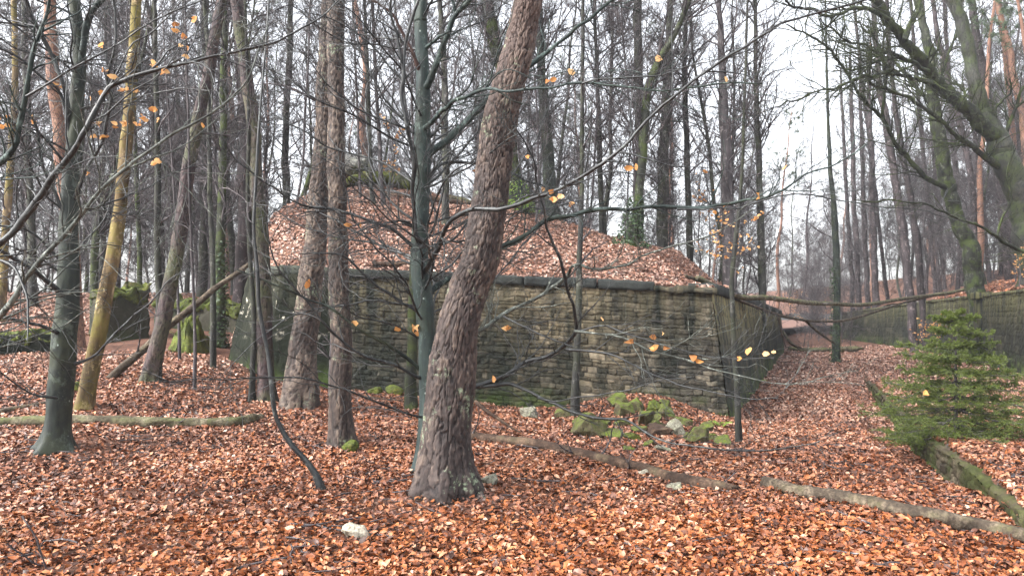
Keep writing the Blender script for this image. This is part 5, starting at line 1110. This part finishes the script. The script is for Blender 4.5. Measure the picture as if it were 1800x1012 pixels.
for k, (px, py, w, h, mat, lab) in enumerate([
    (1038, 770, 40, 34, 'rubble_stone', 'square green mossy block lying apart in front of the rubble heap'),
    (1087, 718, 28, 20, 'rubble_stone', 'round mossy stone topmost at the near end of the rubble heap'),
    (1101, 735, 26, 22, 'rubble_stone', 'tilted brown stone with a green top below the topmost stone'),
    (1122, 726, 22, 24, 'rubble_stone', 'upright mossy stone standing in the middle of the rubble heap'),
    (1136, 752, 24, 34, 'rubble_stone', 'long mossy slab leaning steeply down the middle of the heap'),
    (1150, 728, 22, 18, 'moss', 'bright yellow green moss cushion stone on the heap'),
    (1170, 724, 22, 18, 'rubble_stone', 'highest stone at the back of the heap under the dark wall patch'),
    (1178, 737, 30, 13, 'rubble_stone', 'flat bare brown slab stacked level on the heap'),
    (1154, 744, 20, 16, 'rubble_stone', 'dark stone wedged beneath the moss cushion stone'),
    (1157, 756, 22, 14, 'rubble_stone', 'dark stone under the flat brown slab'),
    (1162, 768, 38, 16, 'rotten_log_wood', 'long dark stone slanting at the foot of the heap'),
    (1192, 768, 34, 24, 'lichen_stone', 'pale lichen spotted stone on the downhill side of the heap'),
    (1230, 782, 30, 30, 'rubble_stone', 'big mossy boulder separate from the heap towards the corner sapling'),
    (1253, 778, 20, 14, 'rubble_stone', 'small dark mossy stone between the big boulder and the last stone'),
    (1274, 785, 26, 17, 'rubble_stone', 'low rounded mossy stone last in the row before the corner sapling'),
    (1078, 772, 32, 11, 'rubble_stone', 'flat thin stone sunk in leaves beside the square mossy block'),
    (1114, 778, 28, 12, 'moss', 'low bright green mossy stone in front of the leaning slab'),
    (1106, 795, 18, 9, 'rubble_stone', 'little brown stone near the rotten log below the heap'),
    (1168, 797, 24, 10, 'lichen_stone', 'small stone with white lichen down in front of the heap'),
    (988, 737, 26, 18, 'rubble_stone', 'mossy stone beside the slim grey sapling at the wall'),
    (1064, 752, 20, 14, 'rubble_stone', 'small brown stone between the square block and the topmost stone'),
    (1125, 764, 22, 14, 'rubble_stone', 'half buried mossy stone at the lower middle of the heap'),
    (1205, 752, 26, 14, 'rubble_stone', 'dark slab at the back of the heap beside the pale lichen stone'),
    (1214, 776, 18, 12, 'rubble_stone', 'small brown stone between the pale lichen stone and the big boulder'),
    (1095, 752, 22, 13, 'rubble_stone', 'brown stone sunk in the leaves below the tilted stone'),
    (1142, 786, 20, 10, 'rubble_stone', 'low mossy stone below the long dark stone'),
    (1018, 752, 20, 13, 'rubble_stone', 'little mossy stone beside the square block towards the grey sapling'),
    (1245, 760, 22, 12, 'rubble_stone', 'flat stone against the wall foot near the corner'),
    (930, 738, 24, 20, 'lichen_stone', 'pale lichen covered stone near the wall right of the leaning pine')]):
    rock('rubble_stone', lab, px, py, w, h, mat, 'stone', GR, 300 + k)
rock('pale_stone', 'single cream coloured stone lying in the open leaf litter', 622, 952, 44, 24, 'pale_stone', seed=331, tilt=.2, pw=3)
rock('grey_stone', 'small grey stone beside the rotten log end', 1190, 864, 26, 12, 'lichen_stone', seed=333)
rock('pale_pebble', 'pale small stone just under the middle of the rotten log', 1131, 838, 16, 10, 'pale_stone', seed=334)
rock('flat_stone', 'flat grey stone leaning beside the root of the leaning pine', 858, 856, 30, 17, 'lichen_stone', seed=335, tilt=.5)
rock('moss_cushion', 'round green moss cushion at the foot of the straight brown pine', 613, 797, 25, 20, 'moss', 'moss', seed=336, pw=2.3)
for k, (px, py, w, h, lab) in enumerate([(655, 695, 26, 13, 'moss cushion at the wall foot nearer the straight pine'), (690, 697, 30, 16, 'moss cushion at the wall foot nearer the green beech'), (900, 718, 20, 10, 'little moss cushion at the wall foot right of the leaning pine'), (128, 690, 22, 16, 'moss cushion on the bank beside the dark smooth beech')]):
    rock('moss_cushion', lab, px, py, w, h, 'moss', 'moss', seed=340 + k, pw=2.2)
for k, (s, t_, lab) in enumerate([(1.2, .1, 'flat loose stone on the broken wall corner'), (-.3, -.2, 'loose stone lying on the broken end of the coping')]):
    pass
o4 = A_top + (B_top - A_top)
for k, (f0, ln, hh) in enumerate([(.90, .42, .10), (.945, .34, .12), (.985, .40, .09)]):
    c = along(f0); me_b = MB(); slab(me_b, [(c + (-ln / 2, 0, 0.0), out), (c + (ln / 2, -.02, -.02), out)], [(0.06 + .02 * k, 0), (0.05, hh), (-.4, hh + .02), (-.4, 0)], .05, .03, seed=350 + k)
    g = thing('loose_stone', ['flat loose stone next to the last concrete coping block', 'middle loose stone on top of the wall near its corner', 'loose stone right at the corner of the stone wall'][k], 'stone', c, 'loose stones on the wall top'); me_b.build('stone_body', M['stone_wall'], g)
# mossy slab and boulder on the mound
b = MB(); g = thing('mossy_slab', 'bright moss covered slab overhanging the crest of the mound', 'slab', (-4.6, 24, 5.6))
rowsS = [at(598, 330, 23.2), at(640, 318, 23.2), at(690, 318, 23.2), at(722, 332, 23.0)]
slab(b, [(p, np.array([0, -1.0, .0])) for p in rowsS], [(.3, -.05), (.35, .12), (-.2, .30), (-1.3, .34), (-1.3, -.25)], .08, .06, seed=360); b.build('slab_body', M['moss'], g)
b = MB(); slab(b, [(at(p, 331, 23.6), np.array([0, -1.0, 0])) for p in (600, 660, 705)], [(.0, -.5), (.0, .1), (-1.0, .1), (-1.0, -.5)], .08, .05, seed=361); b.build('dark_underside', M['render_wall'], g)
p = at(620, 300, 24.3); 
def rock_at(name, label, c, dims, mat, seed):
    o = rock(name, label, 900, 800, 60, 40, mat, 'boulder', None, seed, tilt=.1, pw=2.6); sc = np.array(dims) / (np.array(o.dimensions) if o.dimensions[0] else 1); o.scale = Vector([float(q) for q in sc]); o.location = Vector([float(q) for q in c]); return o
bpy.context.view_layer.update()
rock_at('boulder', 'grey rounded boulder resting behind the mossy slab on the mound', at(622, 306, 24.4), (1.15, 1.0, .8), 'grey_boulder', 371)

# ------------------------------------------------------------------ spruce
sp0 = gp(1674, 11.9); sp0[2] -= .05
spr = thing('spruce', 'young bushy spruce with yellow green needle sprays growing beside the drain', 'tree', sp0)
H = 1.98; S_, s_ = spline(np.array([[*sp0, .035], [*(sp0 + (.02, 0, H * .5)), .022], [*(sp0 + (.05, 0, H)), .006]]), step=.05)
b = MB(); b.tubes(S_[:, :3], S_[:, 3], 9); b.build('trunk', M['twig_bark'], spr)
B1 = []; lv = np.concatenate([[.04, .09], np.linspace(.17, .95, 9), [1.0]]) 
for k, h in enumerate(lv):
    nb = 13 if h < .75 else 8
    for j in range(nb):
        a = j * 2 * PI / nb + k * 1.1 + RNG.normal(0, .15); Lb = (1.40 * (1 - h) ** .72 * (.55 + .45 * min(1, h / .2)) + .16) * RNG.uniform(.72, 1.12); hz = h * H + RNG.normal(0, .025)
        tt = np.linspace(0, 1, 8); drop = (-.30 * tt + .22 * tt ** 2 + (.28 * h ** 2) * tt) * Lb
        X = sp0[0] + .02 + np.cos(a + .15 * tt * RNG.normal()) * Lb * tt; Yy = sp0[1] + np.sin(a) * Lb * tt
        B1.append(np.stack([X, Yy, sp0[2] + hz + drop + RNG.normal(0, .008, 8)], 1))
B1 = np.array(B1); R1 = np.repeat(np.linspace(.009, .0025, 8)[None], len(B1), 0)
P2, R2_ = grow(B1, R1, 24, (.18, .42), (.7, 1.1), -.05, .06, 5, .15, 1, .6, .002, .10, .55)
P3, R3 = grow(P2, R2_, 7, (.25, .5), (.6, 1.0), -.04, .06, 4, .15, .95, .7, .0016, .25, .4)
b = MB(); b.tubes(B1, R1, 5); b.tubes(P2, R2_, 3); b.build('crown', M['twig_bark'], spr)
def needles(b, P, R, n, ln, width, tone0):
    P4, _ = grow(P, R, n, (ln * .8, ln * 1.2), (.6, 1.0), .05, 0, 2, 0.0, 1, .5, .001, 1, 0, True)
    a, c = P4[:, 0], P4[:, 1]; d = nrm(c - a); sd = nrm(np.cross(d, RNG.normal(size=d.shape))) * width
    V = np.stack([a - sd, a + sd, c], 1).reshape(-1, 3); K = len(a)
    b.add(V, None, np.arange(K * 3).reshape(K, 3), tone=np.repeat(np.clip(tone0 + RNG.normal(0, .2, K), 0, 1), 3))
b = MB(); needles(b, P3, R3, 26, .021, .0026, .6); needles(b, P2, R2_, 34, .021, .0026, .5); needles(b, B1[:, 2:], R1[:, 2:], 50, .021, .0024, .3); b.build('needle_sprays', M['spruce_needles'], spr, False)

# ------------------------------------------------------------------ ferns, ivy, grass
def fern(label, px, py, n=9, L=.5, f=ground_h):
    g = onground(px, py, f); r = thing('fern', label, 'fern', g); V = []; T = []; tone = []
    for k in range(n):
        a = RNG.uniform(0, 2 * PI); le = L * RNG.uniform(.7, 1.1); tt = np.linspace(0, 1, 16); dirv = np.array([math.cos(a), math.sin(a), 0]); sd = np.array([-math.sin(a), math.cos(a), 0])
        mid = g + dirv * (le * tt * .8)[:, None] + np.array([0, 0, 1.0]) * (le * (1.1 * tt - .75 * tt ** 2))[:, None]
        for i in range(1, 16):
            w = le * .2 * math.sin(PI * (tt[i] * .85 + .12))
            for s1 in (-1, 1):
                q = len(V); tip = mid[i] + sd * s1 * w + dirv * w * .35 + (0, 0, -.15 * w); V += [mid[i] - dirv * .014, mid[i] + dirv * .014, tip]; T.append((q, q + 1, q + 2)); tone += [RNG.uniform(0, 1)] * 3
    b = MB(); b.add(np.array(V), None, np.array(T), tone=np.array(tone)); b.build('fronds', M['fern_leaves'], r, False)
fern('green fern growing at the foot of the flank wall nearest the corner', 1304, 700, 9, .38); fern('green fern at the flank wall farther along the moat', 1330, 676, 8, .42)
fern('green fern low at the dark wall corner', 1268, 752, 8, .26)
fern('bright fern at the foot of the far moat wall behind the spruce', 1785, 668, 9, .6); fern('fern beside the mossy buttress', 308, 592, 8, .45)
def ivy(name, label, P, rad_, n, mat='ivy_leaves', size=(.05, .09), loc=None):
    r = thing(name, label, 'ivy', P[0]); K = n; t_ = RNG.uniform(0, 1, K) ** 1.4 * (len(P) - 1.001); i = t_.astype(int); w = (t_ - i)[:, None]; C = P[i] * (1 - w) + P[i + 1] * w
    a = RNG.uniform(0, 2 * PI, K); rr = np.interp(t_, np.linspace(0, len(P) - 1, len(rad_)), rad_) * RNG.uniform(.85, 1.3, K); dv = np.stack([np.cos(a), np.sin(a), 0 * a], 1)
    V, Q, T, ta, pa = leaf_mesh(C + dv * rr[:, None], nrm(dv + RNG.normal(0, .4, (K, 3))), RNG.uniform(*size, K), RNG.uniform(0, 1, K), np.zeros(K)); b = MB(); b.add(V, Q, T, tone=ta); b.build('leaves', M[mat], r)
q = at(1106, 440, 19.5); q[2] = float(terrain(q[0], 19.5)); ivy('ivy_clump', 'dark green ivy clump round the foot of the forked mossy tree', np.array([q, q + (.03, 0, .35), q + (.1, 0, .8), q + (.2, 0, 1.3)]), [.5, .32, .22, .17], 900)
q = onground(1469, 638); ivy('ivy_climber', 'ivy climbing the lone tree on the moat bottom', np.array([q, q + (.02, 0, 1.5), q + (0, 0, 3), q + (-.05, 0, 4.2)]), [.22, .19, .16, .12], 600, size=(.06, .10))
q = gp(386, 18.5); ivy('ivy_climber', 'ivy climbing the green tree by the mossy parapet', np.array([q, q + (.02, 0, .8), q + (.03, 0, 1.6), q + (.04, 0, 2.6)]), [.2, .16, .15, .14], 900)
q = at(912, 378, 21.5); q[2] = float(terrain(q[0], 21.5)); ivy('moss_skirt', 'bright green moss skirt round the foot of the thick tree behind the leaning pine', np.array([q, q + (-.02, 0, .4), q + (-.06, 0, .9)]), [.5, .3, .24], 1500, 'fern_leaves', (.04, .07))

# ------------------------------------------------------------------ camera, light, air
cam = bpy.data.cameras.new('camera'); co = bpy.data.objects.new('camera', cam); COL.objects.link(co); SC.camera = co
cam.sensor_fit = 'HORIZONTAL'; cam.angle_x = 2 * math.atan(900 / F); cam.clip_end = 2000; cam.clip_start = .05
co.location = (0, 0, 1.7); co.rotation_euler = (PI / 2 + PITCH, 0, 0)
w = bpy.data.worlds.new('World'); SC.world = w; w.use_nodes = True; nt = w.node_tree
sky = nt.nodes.new('ShaderNodeTexSky'); sky.sky_type = 'NISHITA'; sky.sun_disc = False; EL, RO = math.radians(42), math.radians(245)
sky.sun_elevation = EL; sky.sun_rotation = RO; sky.air_density = 1.0; sky.dust_density = 4.0; sky.ozone_density = 1.0
hs = nt.nodes.new('ShaderNodeHueSaturation'); hs.inputs['Saturation'].default_value = 0.22
bgn = nt.nodes['Background']; nt.links.new(sky.outputs[0], hs.inputs['Color']); nt.links.new(hs.outputs[0], bgn.inputs['Color']); bgn.inputs['Strength'].default_value = 0.12
sun = bpy.data.lights.new('sun', 'SUN'); so = bpy.data.objects.new('sun', sun); COL.objects.link(so); sun.energy = 1.2; sun.angle = math.radians(35); sun.color = (1.0, .97, .93)
dv = Vector((math.sin(RO) * math.cos(EL), math.cos(RO) * math.cos(EL), math.sin(EL))); so.rotation_euler = dv.to_track_quat('Z', 'Y').to_euler()
HAZE = 0.0008
if HAZE:
    x0, x1, y0, y1, z0, z1 = -130, 130, -30, 160, -3, 27
    V = np.array([(x, y, z) for x in (x0, x1) for y in (y0, y1) for z in (z0, z1)], float)
    Q = np.array([[0, 1, 3, 2], [4, 6, 7, 5], [0, 4, 5, 1], [2, 3, 7, 6], [0, 2, 6, 4], [1, 5, 7, 3]])
    hm = bpy.data.materials.new('haze'); hm.use_nodes = True; nt = hm.node_tree; nt.nodes.remove(nt.nodes['Principled BSDF'])
    pv = nt.nodes.new('ShaderNodeVolumePrincipled'); pv.inputs['Density'].default_value = HAZE; pv.inputs['Color'].default_value = (.93, .95, 1, 1); pv.inputs['Anisotropy'].default_value = 0.2
    nt.links.new(pv.outputs[0], nt.nodes['Material Output'].inputs['Volume'])
    b = MB(); b.add(V, Q); tag(b.build('haze', hm, None, False), 'thin pale mist hanging in the wood', 'haze', None, 'stuff')
SC.view_settings.view_transform = 'Standard'; SC.view_settings.look = 'None'; SC.view_settings.exposure = 2.45; SC.view_settings.gamma = 1.0
cy = SC.cycles; cy.use_denoising = True; cy.max_bounces = 4; cy.diffuse_bounces = 3; cy.glossy_bounces = 2; cy.transmission_bounces = 2; cy.volume_bounces = 0; cy.transparent_max_bounces = 4; cy.caustics_reflective = False; cy.caustics_refractive = False
